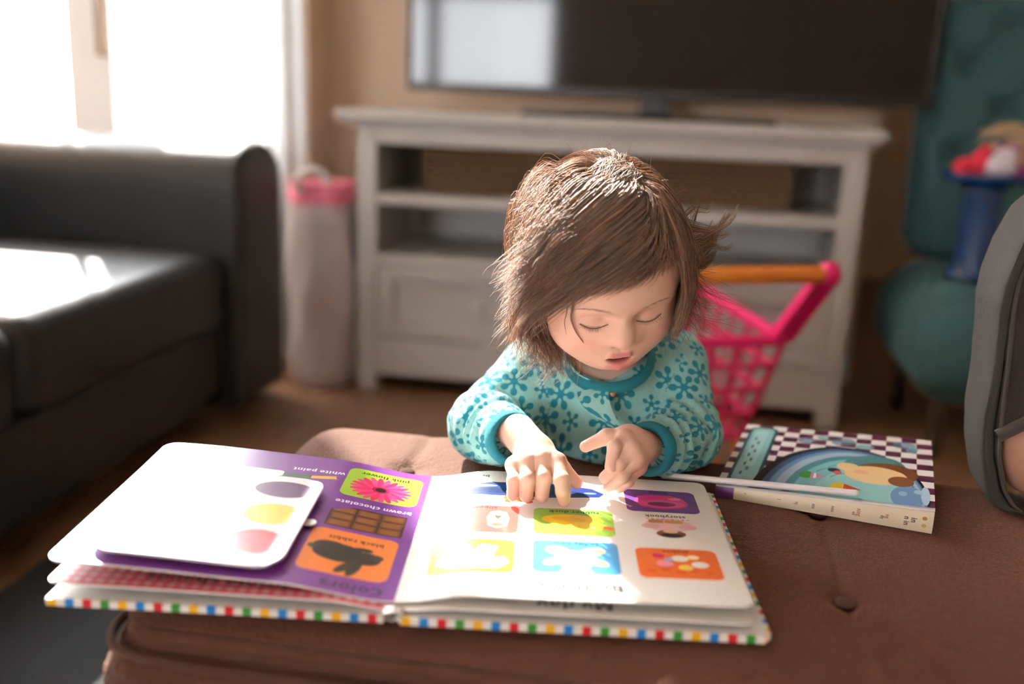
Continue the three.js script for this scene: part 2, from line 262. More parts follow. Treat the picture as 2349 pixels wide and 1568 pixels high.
// laundry bag
{ const t = thing('laundry_bag', 'tall white cloth laundry bag with pink top band beside the sofa', 'bag', [-0.951, 0, -2.57]);
  const R = (a, y) => 0.093 * (1 + 0.05 * Math.sin(3 * a + y * 9) + 0.14 * noise(Math.cos(a) * 1.6, y * 7, Math.sin(a) * 1.6)) * (y < 0.03 ? 0.9 + y * 3.3 : 1) * (1 - 0.1 * sstep(0.4, 0.56, y));
  const body = (y0, y1, nv, d = 0) => grid((u, v) => { const a = u * 2 * PI, y = lerp(y0, y1, v), r = R(a, y) + d; return [Math.cos(a) * r, y, -Math.sin(a) * r]; }, 72, nv);
  const cloth = mat({ color: [0.78, 0.68, 0.69], roughness: 0.95, bumpMap: rep(weaveTex, 12), bumpScale: 0.002 });
  part('body', [body(0.002, 0.51, 60), grid((u, v) => { const a = u * 2 * PI, r = R(a, 0.002) * v; return [Math.cos(a) * r, 0.002, -Math.sin(a) * r]; }, 72, 2)], cloth, t);
  part('top_band', [body(0.5, 0.552, 8, 0.002), grid((u, v) => { const a = u * 2 * PI, r = R(a, 0.552) * (1 - 0.98 * v); return [Math.cos(a) * r, 0.552 - 0.012 * v, -Math.sin(a) * r]; }, 72, 4)], mat({ color: [0.78, 0.19, 0.3], roughness: 0.85 }), t, 'bright pink band round the top');
  part('handle', tube([[-0.03, 0.53, 0.09], [-0.028, 0.57, 0.1], [0.0, 0.588, 0.085], [0.03, 0.57, 0.07], [0.04, 0.53, 0.06]], 0.011, 24, 8), mat({ color: [0.85, 0.83, 0.82], roughness: 0.9 }), t); }
// ---------------------------------------------------------------- ottoman
const mSuede = mat({ color: [0.108, 0.04, 0.022], roughness: 0.9, bumpMap: rep(fuzzTex, 9), bumpScale: 0.0022, sheen: 1, sheenColor: [0.75, 0.4, 0.28], sheenRoughness: 0.4 });
{ const t = thing('ottoman', 'large brown suede ottoman with button-tufted top under the open books', 'ottoman', [0.08, 0, -0.8425]);
  const hx = 0.5, hz = 0.2475, btn = []; for (const x of [-0.34, 0.074, 0.43]) for (const z of [-0.1, 0.08]) btn.push([x, z]);
  const f = (x, y, z) => {
    const r = 0.058, qx = Math.abs(x) - hx + r, qy = Math.abs(y - 0.235) - 0.185 + r, qz = Math.abs(z) - hz + r;
    let d = Math.hypot(Math.max(qx, 0), Math.max(qy, 0), Math.max(qz, 0)) + Math.min(Math.max(qx, qy, qz), 0) - r;
    d += 0.007 * Math.exp(-(((y - 0.384) / 0.006) ** 2));
    if (y > 0.36) { for (const [bx, bz] of btn) { const e = Math.hypot(x - bx, z - bz); if (e < 0.09) d += 0.009 * Math.exp(-((e / 0.017) ** 2)); d += 0.0035 * Math.exp(-(((x - bx) / 0.007) ** 2)) * sstep(0.19, 0.02, Math.abs(z - bz)); } d += 0.0009 * (1 + noise(x * 14, z * 14)); d += 0.011 * sstep(0.15, 0.245, z); }
    return d;
  };
  const g = netsMesh(f, [-hx - 0.02, 0.03, -hz - 0.02], [hx + 0.02, 0.44, hz + 0.02], 0.0055);
  part('upholstery', metreUV(g), mSuede, t);
  const loop = []; for (let i = 0; i < 80; i++) { const a = (i / 80) * 2 * PI, c = Math.cos(a), s = Math.sin(a), n = 16, k = Math.pow(Math.abs(c) ** n + Math.abs(s) ** n, -1 / n); loop.push(V(c * k * (hx - 0.007), 0.384, s * k * (hz - 0.007))); }
  part('piping', tube(loop, 0.0035, 320, 6, true), mSuede, t);
  btn.forEach(([x, z]) => { const b = new THREE.SphereGeometry(0.0085, 18, 12); b.scale(1, 0.5, 1); b.translate(x, 0.4135, z); part('button', b, mSuede, t); });
  for (const x of [-0.42, 0.42]) for (const z of [-0.18, 0.18]) part('foot', lathe([[0.0001, 0.0062], [0.022, 0.0062], [0.027, 0.05], [0.0001, 0.055]], 16).translate(x, 0, z), mBlackPlastic, t);
}

// ---------------------------------------------------------------- open board book
const MM = 4;
const paper = (draw, w, h) => canvasTex(w * MM, h * MM, (c) => { c.scale(MM, MM); draw(c, w, h); });
function card(c, x0, y0, x1, y1, col, r = 7) { c.fillStyle = col; c.beginPath(); c.roundRect(x0, y0, x1 - x0, y1 - y0, r); c.fill(); }
function word(c, s, x, y, size, col, align = 'center', weight = 'bold') { c.fillStyle = col; c.font = `${weight} ${size}px sans-serif`; c.textAlign = align; c.textBaseline = 'middle'; c.fillText(s, x, y); }
function oval(c, x, y, rx, ry, col, rot = 0) { c.fillStyle = col; c.beginPath(); c.ellipse(x, y, rx, ry, rot, 0, 2 * PI); c.fill(); }
function poly(c, pts, col) { c.fillStyle = col; c.beginPath(); pts.forEach(([x, y], i) => (i ? c.lineTo(x, y) : c.moveTo(x, y))); c.closePath(); c.fill(); }
const ink = '#17171c';
const texBedtime = paper((c) => {
  c.fillStyle = '#f6f5f1'; c.fillRect(0, 0, 265, 250);
  word(c, 'Bedtime', 128, 20, 17, ink);
  // mobile
  card(c, 14, 40, 80, 94, '#f4793b'); for (let i = 0; i < 5; i++) oval(c, 24 + i * 11.5, 52 + (i % 2) * 3, 4, 3, '#e8612a');
  [['#ffffff', 30, 66, 7], ['#ffd75a', 42, 60, 6], ['#fdf4e4', 45, 76, 7], ['#ff9fb0', 58, 66, 7], ['#fff3c0', 34, 79, 5], ['#e3256b', 62, 80, 5], ['#8cc6ea', 54, 74, 3.5]].forEach(([k, x, y, r]) => oval(c, x, y, r, r * 0.8, k)); word(c, 'mobile', 47, 89, 6.5, '#4a1c0c');
  // teddy bear
  card(c, 94, 41, 164, 100, '#4aa3dc'); const tb = '#f0c48f'; oval(c, 129, 67, 17, 15, tb); oval(c, 129, 51, 11, 9.5, tb); oval(c, 120, 44, 4, 4, tb); oval(c, 138, 44, 4, 4, tb); oval(c, 111, 62, 9, 5, tb, 0.5); oval(c, 147, 62, 9, 5, tb, -0.5); oval(c, 115, 81, 11, 7, '#f3cf9f', -0.4); oval(c, 143, 81, 11, 7, '#f3cf9f', 0.4); oval(c, 129, 68, 10, 9, '#f8e0b9'); oval(c, 129, 53, 5, 4, '#fae9cd'); oval(c, 129, 51.5, 1.6, 1.2, '#5b3118'); oval(c, 125, 48.5, 1, 1, '#22140c'); oval(c, 133, 48.5, 1, 1, '#22140c'); word(c, 'teddy bear', 129, 95, 7.5, '#11335e');
  // pajamas
  card(c, 178, 37, 246, 97, '#f7b32f'); poly(c, [[190, 46], [212, 44], [230, 46], [242, 56], [236, 66], [228, 62], [229, 76], [226, 88], [216, 86], [212, 74], [206, 86], [192, 84], [196, 62], [187, 66], [182, 56]], '#f1dfe2'); for (let i = 0; i < 26; i++) oval(c, 192 + (i * 7) % 36, 50 + (i * 11) % 32, 0.7, 0.7, '#d8a5b6'); word(c, 'pajamas', 212, 92, 6.5, '#5d3d10');
  // storybook: a seated child with a book, white ground
  oval(c, 46, 142, 21, 14, '#f0c9cb'); oval(c, 30, 139, 8, 5, '#e9b3b7'); oval(c, 62, 139, 8, 5, '#e9b3b7'); oval(c, 46, 124, 12.5, 8, '#8a5a2c'); oval(c, 46, 120.5, 9, 4.5, '#2c1b12'); oval(c, 46, 129, 6.5, 4, '#f2c7a8'); card(c, 33, 146, 49, 153, '#d89a5a', 1.5); card(c, 50, 146, 63, 153, '#c98a50', 1.5); for (let i = 0; i < 9; i++) oval(c, 28 + i * 4.4, 154.5, 1.5, 1, i % 2 ? '#d0453f' : '#e8963d'); word(c, 'storybook', 47, 161, 7.5, ink);
  // rubber duck
  card(c, 94, 111, 164, 166, '#8cc63f'); oval(c, 130, 143, 27, 11.5, '#ffd21f'); oval(c, 116, 131, 14, 8.5, '#ffd93b'); oval(c, 133, 144, 15, 5, '#f2b90f', 0.1); poly(c, [[104, 127], [94.5, 124], [95, 131], [103, 133]], '#f05a28'); oval(c, 112, 129, 1.7, 1.5, '#ffffff'); oval(c, 112, 129, 0.9, 0.9, '#1d1d1d'); word(c, 'rubber duck', 128, 160, 7.6, ink);
  // slippers
  card(c, 177, 109, 243, 166, '#f0584e'); for (const x of [195, 226]) { poly(c, [[x - 10, 140], [x - 8, 124], [x, 119], [x + 8, 124], [x + 10, 140], [x + 7, 152], [x, 155], [x - 7, 152]], '#a9dcf2'); oval(c, x, 126, 6, 4, '#6f6a4a'); c.fillStyle = '#5c543c'; c.beginPath(); for (let i = 0; i < 10; i++) { const r = i % 2 ? 2.6 : 6.5, a = -PI / 2 + (i * PI) / 5; c.lineTo(x + Math.cos(a) * r, 142 + Math.sin(a) * r); } c.closePath(); c.fill(); } word(c, 'slippers', 210, 161, 7.2, '#4d130f');
  // potty
  card(c, 14, 170, 80, 222, '#6b3a8a'); poly(c, [[22, 190], [28, 182], [48, 177], [66, 182], [72, 194], [68, 206], [58, 211], [36, 211], [26, 204]], '#d2387f'); oval(c, 47, 190, 21, 9, '#e5569a'); oval(c, 47, 189, 13, 5, '#7a1c52'); oval(c, 34, 203, 6, 3.2, '#f08ab8'); word(c, 'potty', 47, 217, 6.8, '#20102e');
  // bathtub with a bathing bear
  poly(c, [[99, 205], [104, 196], [150, 190], [205, 190], [236, 196], [243, 204], [236, 212], [205, 222], [140, 223], [110, 216]], '#1d2f7c'); poly(c, [[106, 203], [140, 196], [200, 196], [232, 203], [205, 208], [140, 210]], '#0f1d52'); oval(c, 215, 213, 16, 3, '#a9b6de'); oval(c, 112, 205, 6, 2.4, '#6f86d0'); oval(c, 178, 186, 14, 9, '#c9692a'); oval(c, 178, 200, 13, 8, '#b65a20'); oval(c, 169, 178, 4, 3.4, '#b65a20'); oval(c, 187, 178, 4, 3.4, '#b65a20'); oval(c, 178, 183, 6, 4, '#e59a55'); oval(c, 174, 188, 1, 1, '#2a1209'); oval(c, 182, 188, 1, 1, '#2a1209'); word(c, 'bathtub', 222, 237, 7.6, ink);
}, 265, 250);
const texColors = paper((c) => {
  c.fillStyle = '#7d3f98'; c.fillRect(0, 0, 262, 250); word(c, 'Colors', 10, 11, 16, '#2e1640', 'left');
  card(c, 10, 26, 82, 100, '#f7893c', 9); oval(c, 54, 62, 21, 15, '#25251f'); oval(c, 62, 70, 14, 9, '#2c2c25'); oval(c, 31, 60, 11.5, 10.5, '#2a2a23'); oval(c, 24, 64, 6, 5, '#34342b'); oval(c, 44, 42, 4.6, 14, '#34342b', 0.55); oval(c, 38, 40, 4.2, 13, '#2a2a23', 0.25); oval(c, 76, 66, 4, 4, '#3a3a31'); oval(c, 36, 74, 8, 3.5, '#34342b'); oval(c, 27, 57, 1.4, 1.4, '#000000'); word(c, 'black rabbit', 44, 87, 8, ink);
  // chocolate with a bite
  card(c, 10, 106, 76, 148, '#4b2a16', 1.5); for (let i = 0; i < 3; i++) for (let j = 0; j < 3; j++) { card(c, 12 + i * 21.4, 108 + j * 13.4, 31 + i * 21.4, 119.4 + j * 13.4, '#7d4a26', 1); card(c, 14 + i * 21.4, 109.5 + j * 13.4, 29 + i * 21.4, 117.5 + j * 13.4, '#96602f', 1); } oval(c, 76, 147, 12, 8, '#7d3f98'); oval(c, 64, 149, 6, 5, '#7d3f98'); word(c, 'brown chocolate', 42, 157, 8.6, '#ffffff');
  // pink flower
  card(c, 6, 171, 77, 236, '#a6ce39', 9); for (let i = 0; i < 22; i++) { const a = (i / 22) * 2 * PI; oval(c, 42 + Math.cos(a) * 16, 197 + Math.sin(a) * 14, 13, 3.2, i % 2 ? '#ee2a6b' : '#f5498a', a); } oval(c, 42, 197, 8, 7, '#b5164e'); oval(c, 42, 197, 5, 4.4, '#241018'); word(c, 'pink flower', 42, 227, 8.4, ink);
  word(c, 'white paint', 104, 216, 9, '#ffffff'); poly(c, [[84, 201], [108, 197], [110, 203], [86, 208]], '#d9b24c'); card(c, 108, 196, 134, 204, '#2f6b3c', 2); card(c, 134, 194, 200, 207, '#f4f4f4', 4);
}, 262, 250);
const texPalette = paper((c) => { c.fillStyle = '#f7f7f7'; c.fillRect(0, 0, 148, 173); [['#d3202f', 30, 40, 23, 21], ['#223244', 104, 40, 24, 20], ['#f3cf1d', 30, 92, 23, 20], ['#e2363f', 100, 92, 23, 18], ['#5e3066', 32, 144, 26, 17], ['#2f7a43', 104, 144, 26, 17]].forEach(([k, x, y, a, b]) => { oval(c, x, y, a + 1.5, b + 1.5, '#dddddd'); oval(c, x, y, a, b, k); }); }, 148, 173);
const texLunch = paper((c) => { c.fillStyle = '#e3bfc2'; c.fillRect(0, 0, 262, 245); for (let i = 0; i < 30; i++) { c.fillStyle = 'rgba(196,40,58,0.6)'; c.fillRect(i * 9, 0, 4.5, 245); } for (let j = 0; j < 28; j++) { c.fillStyle = 'rgba(196,40,58,0.6)'; c.fillRect(0, j * 9, 262, 4.5); } word(c, 'Lunchtime shapes', 118, 18, 17, '#2c1116'); }, 262, 245);
const texMyDay = paper((c) => { c.fillStyle = '#f2f0ea'; c.fillRect(0, 0, 265, 245); word(c, 'My day', 130, 15, 17, ink); }, 265, 245);
const stripeTex = canvasTex(512, 16, (c) => { c.fillStyle = '#f1efe8'; c.fillRect(0, 0, 512, 16); ['#f2b91e', '#1b87d6', '#d8232f', '#3f9b3f'].forEach((k, i) => { c.fillStyle = k; c.fillRect(i * 128 + 8, 0, 64, 16); }); });
stripeTex.wrapS = THREE.RepeatWrapping;

// a bent sheet: top face print plus a white board below it. xs: width (signed), len: depth, rounded outer corners
function roundedUV(u, v, w, l, r, near, far) { // keep points inside rounded outer corners at u=1
  let x = u * w, z = v * l;
  for (const [on, cz, s] of [[near, r, -1], [far, l - r, 1]]) { if (!on) continue; const dx = x - (w - r), dz = (z - cz) * s; if (dx > 0 && dz > 0) { const e = Math.hypot(dx, dz); if (e > 1e-9) { const m = Math.max(dx, dz) / e; x = w - r + dx * m; z = cz + s * dz * m; } } }
  return [x, z];
}
function sheet(w, l, sign, height, thick, r, parent, name, tex, label, z0 = 0, gloss = 0.16, coat = 0.8, nu = 64) {
  const P = (u, v, dy) => { const [x, z] = roundedUV(u, v, w, l, r, true, true); return [sign * x, height(x, z) + dy, z0 - z]; };
  const uvf = (u, v) => { const [x, z] = roundedUV(u, v, w, l, r, true, true); return [sign > 0 ? 1 - x / w : x / w, 1 - z / l]; };
  const top = grid((u, v) => P(u, v, 0), nu, 48, uvf), bot = grid((u, v) => P(u, v, -thick), nu, 48, uvf);
  const rim = []; for (let i = 0; i <= nu; i++) rim.push([i / nu, 0]); for (let j = 1; j <= 48; j++) rim.push([1, j / 48]); for (let i = nu - 1; i >= 0; i--) rim.push([i / nu, 1]); for (let j = 47; j >= 0; j--) rim.push([0, j / 48]);
  const side = grid((u, v) => { const q = rim[Math.round(u * (rim.length - 1))]; return P(q[0], q[1], -thick * v); }, rim.length - 1, 1);
  const board = part(name, [bot, side], mat({ color: [0.8, 0.79, 0.77], roughness: 0.5 }), parent, label);
  part('print', top, mat({ map: tex, roughness: 0.3, clearcoat: coat, clearcoatRoughness: gloss }), board);
  return board;
}
{ const t = thing('board_book', 'large open board book with picture cards lying before the child', 'book', [-0.187, 0.4205, -0.647], THREE.MathUtils.degToRad(7.8));
  const white = mat({ color: [0.82, 0.81, 0.78], roughness: 0.4 });
  const cl = part('cover', [box(-0.258, -0.004, 0.0005, 0.0055, -0.255, 0.01, 0.0015)], white, t); const cr = part('cover', [box(0.004, 0.275, 0.0005, 0.0055, -0.258, 0.012, 0.0015)], white, t);
  const strip = (len, x, y, z, turn) => { const g = box(-len / 2, len / 2, -0.0028, 0.0028, -0.0012, 0.0012); const uv = g.attributes.uv, p = g.attributes.position; for (let i = 0; i < uv.count; i++) uv.setXY(i, (p.getX(i) + len / 2) / 0.0528, 0.5); g.rotateY(turn); g.translate(x, y, z); return g; };
  const mStripe = mat({ map: stripeTex, roughness: 0.45 });
  part('striped_edge', strip(0.25, -0.131, 0.003, 0.0105, 0), mStripe, cl, 'edge striped in red, blue, yellow and green'); part('striped_edge', [strip(0.266, 0.1395, 0.003, 0.0125, 0), strip(0.262, 0.2755, 0.003, -0.123, PI / 2)], mStripe, cr, 'edge striped in red, blue, yellow and green');
  part('spine', grid((u, v) => { const a = lerp(-0.5 * PI, 0.5 * PI, u); return [0.006 * Math.sin(a), 0.0085 - 0.0075 * Math.cos(a), lerp(0.011, -0.255, v)]; }, 12, 2), white, t);
  part('spine_loop', grid((u, v) => { const a = u * PI * 1.5; return [0.008 * Math.cos(a) + 0.001, 0.0065 + 0.006 * Math.sin(a), lerp(0.014, 0.004, v) + 0.004 * Math.sin(a)]; }, 20, 2), white, t, 'curled white end of the spine');
  // inner pages
  sheet(0.258, 0.245, -1, (x, z) => 0.0085 + 0.0045 * sstep(0, 0.05, x) + 0.004 * x / 0.25, 0.0016, 0.008, t, 'page', texLunch, 'red gingham page below', 0.007, 0.4); 
  sheet(0.264, 0.245, 1, (x, z) => 0.0085 + 0.0035 * sstep(0, 0.05, x), 0.0016, 0.008, t, 'page', texMyDay, 'white page below', 0.007, 0.4);
  sheet(0.262, 0.25, -1, (x, z) => 0.0115 + 0.01 * sstep(0, 0.09, x) + 0.011 * sstep(0.03, 0.26, x) + 0.003 * sstep(0, 0.2, x) * (z / 0.25 - 0.5), 0.0016, 0.013, t, 'page', texColors, 'purple page of colours', 0.0);
  sheet(0.265, 0.25, 1, (x, z) => 0.0115 + 0.0085 * sstep(0, 0.06, x) + 0.002 * sstep(0.1, 0.26, x) * (1 - z / 0.25) - 0.002 * sstep(0.12, 0.265, x) * (z / 0.25), 0.0016, 0.01, t, 'page', texBedtime, 'white bedtime page', 0.0, 0.16, 0.35);
  // thick palette flap on the purple page
  const hL = (x) => 0.0115 + 0.01 * sstep(0, 0.09, x) + 0.011 * sstep(0.03, 0.26, x);
  { const r = 0.022, w = 0.148, l = 0.173, x0 = 0.088, zz = -0.008, round = (u, v) => { let x = (u - 0.5) * w, z = (v - 0.5) * l; const ax = Math.abs(x) - (w / 2 - r), az = Math.abs(z) - (l / 2 - r); if (ax > 0 && az > 0) { const e = Math.hypot(ax, az), m = Math.max(ax, az) / e; x = Math.sign(x) * (w / 2 - r + ax * m); z = Math.sign(z) * (l / 2 - r + az * m); } return [x + w / 2, z + l / 2]; };
    const P = (u, v, dy) => { const [x, z] = round(u, v); return [-(x0 + x), hL(x0 + x) + 0.0062 + dy + 0.002 * sstep(0.1, 0, x / w), zz - z]; };
    const uvf = (u, v) => { const [x, z] = round(u, v); return [x / w, 1 - z / l]; }, n = 48;
    const rim = []; for (let i = 0; i <= n; i++) rim.push([i / n, 0]); for (let j = 1; j <= n; j++) rim.push([1, j / n]); for (let i = n - 1; i >= 0; i--) rim.push([i / n, 1]); for (let j = n - 1; j >= 0; j--) rim.push([0, j / n]);
    const fl = part('flap', [grid((u, v) => P(u, v, -0.0022), n, n), grid((u, v) => { const q = rim[Math.round(u * (rim.length - 1))]; return P(q[0], q[1], -0.0022 * v); }, rim.length - 1, 1)], mat({ color: [0.75, 0.68, 0.78], roughness: 0.4 }), t, 'white paint-palette flap with rounded corners');
    part('print', grid((u, v) => P(u, v, 0), n, n, uvf), mat({ map: texPalette, roughness: 0.3, clearcoat: 1, clearcoatRoughness: 0.14 }), fl);
    part('pull_tab', new THREE.CylinderGeometry(0.006, 0.006, 0.0012, 20).translate(-0.086, hL(0.086) + 0.003, -0.098), white, fl); }
}

// ---------------------------------------------------------------- picture book beside it
const texBath = canvasTex(1024, 1024, (c) => {
  const S = 1024; c.scale(S, S); c.fillStyle = '#efe9e6'; c.fillRect(0, 0, 1, 1);
  for (let i = 0; i < 13; i++) for (let j = 0; j < 12; j++) if ((i + j) % 2) { c.fillStyle = '#5a2340'; c.fillRect(i / 13, j / 12, 1 / 13, 1 / 12); }
  // plaque
  c.fillStyle = '#2b5a60'; c.beginPath(); c.roundRect(0.035, 0.03, 0.155, 0.93, 0.06); c.fill(); c.fillStyle = '#8fc4c4'; c.beginPath(); c.roundRect(0.052, 0.05, 0.12, 0.88, 0.05); c.fill(); c.fillStyle = '#a9d6d4'; c.beginPath(); c.roundRect(0.07, 0.1, 0.07, 0.6, 0.03); c.fill();
  c.fillStyle = '#46656a'; for (let i = 0; i < 9; i++) c.fillRect(0.082 + (i % 2) * 0.022, 0.22 + i * 0.07, 0.012, 0.05);
  // splashes on the tiles
  [[0.36, 0.2, 0.05, 0.05], [0.44, 0.13, 0.04, 0.03], [0.55, 0.17, 0.07, 0.06], [0.66, 0.22, 0.05, 0.04], [0.86, 0.13, 0.06, 0.06], [0.9, 0.2, 0.05, 0.03]].forEach(([x, y, a, b], i) => oval(c, x, y, a, b, i % 2 ? 'rgba(120,178,184,0.8)' : 'rgba(96,130,146,0.7)', i));
  // tub
  oval(c, 0.57, 0.98, 0.41, 0.72, '#171416'); oval(c, 0.585, 1.0, 0.385, 0.72, '#38597d'); oval(c, 0.6, 1.0, 0.365, 0.69, '#6f93b8'); oval(c, 0.61, 1.01, 0.345, 0.67, '#a9c0d4'); oval(c, 0.625, 1.02, 0.315, 0.63, '#4e9098'); oval(c, 0.64, 1.03, 0.29, 0.59, '#86c5c6'); oval(c, 0.68, 1.06, 0.24, 0.5, '#9ad2d1');
  c.strokeStyle = '#3f848c'; c.lineWidth = 0.006; for (const [x, y] of [[0.45, 0.62], [0.5, 0.55], [0.58, 0.5], [0.52, 0.68]]) { c.beginPath(); c.moveTo(x, y + 0.06); c.quadraticCurveTo(x + 0.02, y, x + 0.08, y - 0.02); c.stroke(); }
  oval(c, 0.88, 0.9, 0.075, 0.15, '#6f97c0'); oval(c, 0.96, 0.86, 0.02, 0.12, '#b9d4e8'); oval(c, 0.86, 0.86, 0.02, 0.03, '#9fc3da'); oval(c, 0.93, 0.82, 0.022, 0.028, '#a9cbe0');
  // bathing child, seen from above
  oval(c, 0.72, 0.52, 0.15, 0.17, '#54888c', 0.2); oval(c, 0.78, 0.6, 0.15, 0.145, '#7a4a26', 0.15); oval(c, 0.73, 0.645, 0.15, 0.125, '#ecc691', 0.18); oval(c, 0.85, 0.7, 0.06, 0.07, '#8a5630'); oval(c, 0.595, 0.56, 0.055, 0.06, '#ecc691', -0.5); oval(c, 0.53, 0.63, 0.03, 0.03, '#2c2a4d'); oval(c, 0.55, 0.66, 0.02, 0.03, '#d4644c'); oval(c, 0.66, 0.62, 0.035, 0.03, '#e7a987'); c.strokeStyle = '#7f4c28'; c.lineWidth = 0.005; c.beginPath(); c.arc(0.75, 0.66, 0.1, 0.1, 0.9); c.stroke();
  // toy cones floating
  oval(c, 0.405, 0.735, 0.034, 0.05, '#3f9a3c'); poly(c, [[0.425, 0.69], [0.425, 0.78], [0.505, 0.745]], '#d98ab2'); poly(c, [[0.44, 0.7], [0.45, 0.7], [0.455, 0.77], [0.44, 0.775]], '#ffffff'); oval(c, 0.565, 0.855, 0.036, 0.055, '#e5c626'); poly(c, [[0.59, 0.81], [0.59, 0.9], [0.675, 0.875]], '#cf4f3a');
});
const texSpine = canvasTex(1024, 128, (c) => { c.fillStyle = '#e4d6bb'; c.fillRect(0, 0, 1024, 128); c.fillStyle = '#6c3f8d'; c.fillRect(0, 0, 92, 128); c.save(); const W = (s, x, y, k, z) => { c.save(); c.translate(x, y); c.rotate(PI / 2); word(c, s, 0, 0, z, k); c.restore(); };
  W('at', 150, 40, '#c77a35', 20); W('y', 318, 50, '#6b5f58', 22); W('cy', 400, 60, '#4c4440', 24); W('nce', 480, 66, '#4c4440', 24); W('ness', 570, 66, '#4c4440', 22); W('ning', 690, 62, '#b4532e', 26); W('on', 668, 74, '#4c4440', 22); W('ng', 820, 60, '#b4532e', 24); W('dy', 798, 70, '#4c4440', 22); W('in', 938, 60, '#3c3733', 34); W('n in', 906, 70, '#3c3733', 32); c.restore(); oval(c, 985, 42, 11, 11, '#b98a3c'); oval(c, 985, 86, 11, 11, '#c9b05c'); });
{ const t = thing('picture_book', 'paperback picture book with checkered bathtub cover lying beside the board book', 'book', [0.055, 0.42, -0.946], THREE.MathUtils.degToRad(-11.5));
  const W = 0.2, D = 0.205, h = (x) => 0.0125 + 0.0125 * clamp(x / W), z0 = 0.0;
  const P = (u, v, k) => [u * W, h(u * W) * k, z0 - v * D];
  part('page_block', [grid((u, v) => P(u * 0.985 + 0.005, 1 - 0.012, v), 20, 2), grid((u, v) => P(0.99, u * 0.985, v), 20, 2), grid((u, v) => P(0.005, u * 0.985, v), 20, 2)], mat({ color: [0.75, 0.72, 0.64], roughness: 0.8 }), t);
  part('back_cover', box(0, W, 0, 0.0012, -D, 0), mat({ color: [0.7, 0.68, 0.65], roughness: 0.4 }), t);
  part('front_cover', grid((u, v) => { const p = P(u, v, 1); p[1] += 0.0006; return p; }, 24, 24, (u, v) => [u, v]), mat({ map: texBath, roughness: 0.35, clearcoat: 0.5, clearcoatRoughness: 0.2 }), t);
  part('spine', grid((u, v) => [u * W, h(u * W) * (1 - v) * 0.86, 0.0015 * Math.sin(v * PI)], 24, 6, (u, v) => [u, 1 - v]), mat({ map: texSpine, roughness: 0.4 }), t, 'cream spine with purple end');
  part('spine_edge', grid((u, v) => { const a = v * PI * 0.5; return [u * W, h(u * W) * 0.86 + h(u * W) * 0.14 * Math.sin(a) + 0.0006, 0.001 - 0.006 * (1 - Math.cos(a))]; }, 24, 8), mat({ color: [0.72, 0.69, 0.7], roughness: 0.3 }), t, 'worn whitish fold of the cover');
}
{ const t = thing('white_stick', 'thin white plastic stick lying along the near edge of the picture book', 'stick', [0.055, 0.42, -0.946], THREE.MathUtils.degToRad(-11.5));
  const m = mat({ color: [0.82, 0.8, 0.82], roughness: 0.35 }), a = [-0.052, 0.0135, 0.003], b = [0.13, 0.0262, -0.003]; part('rod', tube([a, [0.04, 0.0202, 0.0], b], 0.0033, 24, 12), m, t); for (const p of [a, b]) part('tip', new THREE.SphereGeometry(0.0033, 12, 8).translate(...p), m, t); }
// ---------------------------------------------------------------- the child
const HC = V(-0.0674, 0.6417, -0.9411), HX = V(0.9379, 0.1287, -0.322), HY = V(0.0543, 0.8626, 0.503), HZ = V(0.3425, -0.4893, 0.8021);
const headM = new THREE.Matrix4().makeBasis(HX, HY, HZ).setPosition(HC), headInv = headM.clone().invert();
const skullC = [0, 0.019, -0.014], skullR = [0.0695, 0.0755, 0.084];
const skull = (x, y, z) => ell(x, y, z, skullC, skullR);
const lipU = [[0.0, -0.0462, 0.0735], [0.0075, -0.0458, 0.0728], [0.0165, -0.0515, 0.0645]], lipL = [[0.0, -0.0615, 0.0695], [0.009, -0.06, 0.0678], [0.0162, -0.0525, 0.0642]];
const lipUd = (x, y, z) => Math.min(cone(x, y, z, lipU[0], lipU[1], 0.0024, 0.0027), cone(x, y, z, lipU[1], lipU[2], 0.0027, 0.0008));
const lipLd = (x, y, z) => Math.min(cone(x, y, z, lipL[0], lipL[1], 0.0055, 0.0049), cone(x, y, z, lipL[1], lipL[2], 0.0049, 0.001));
const EYE = [0.0258, -0.0062, 0.0515], EYER = 0.0132;
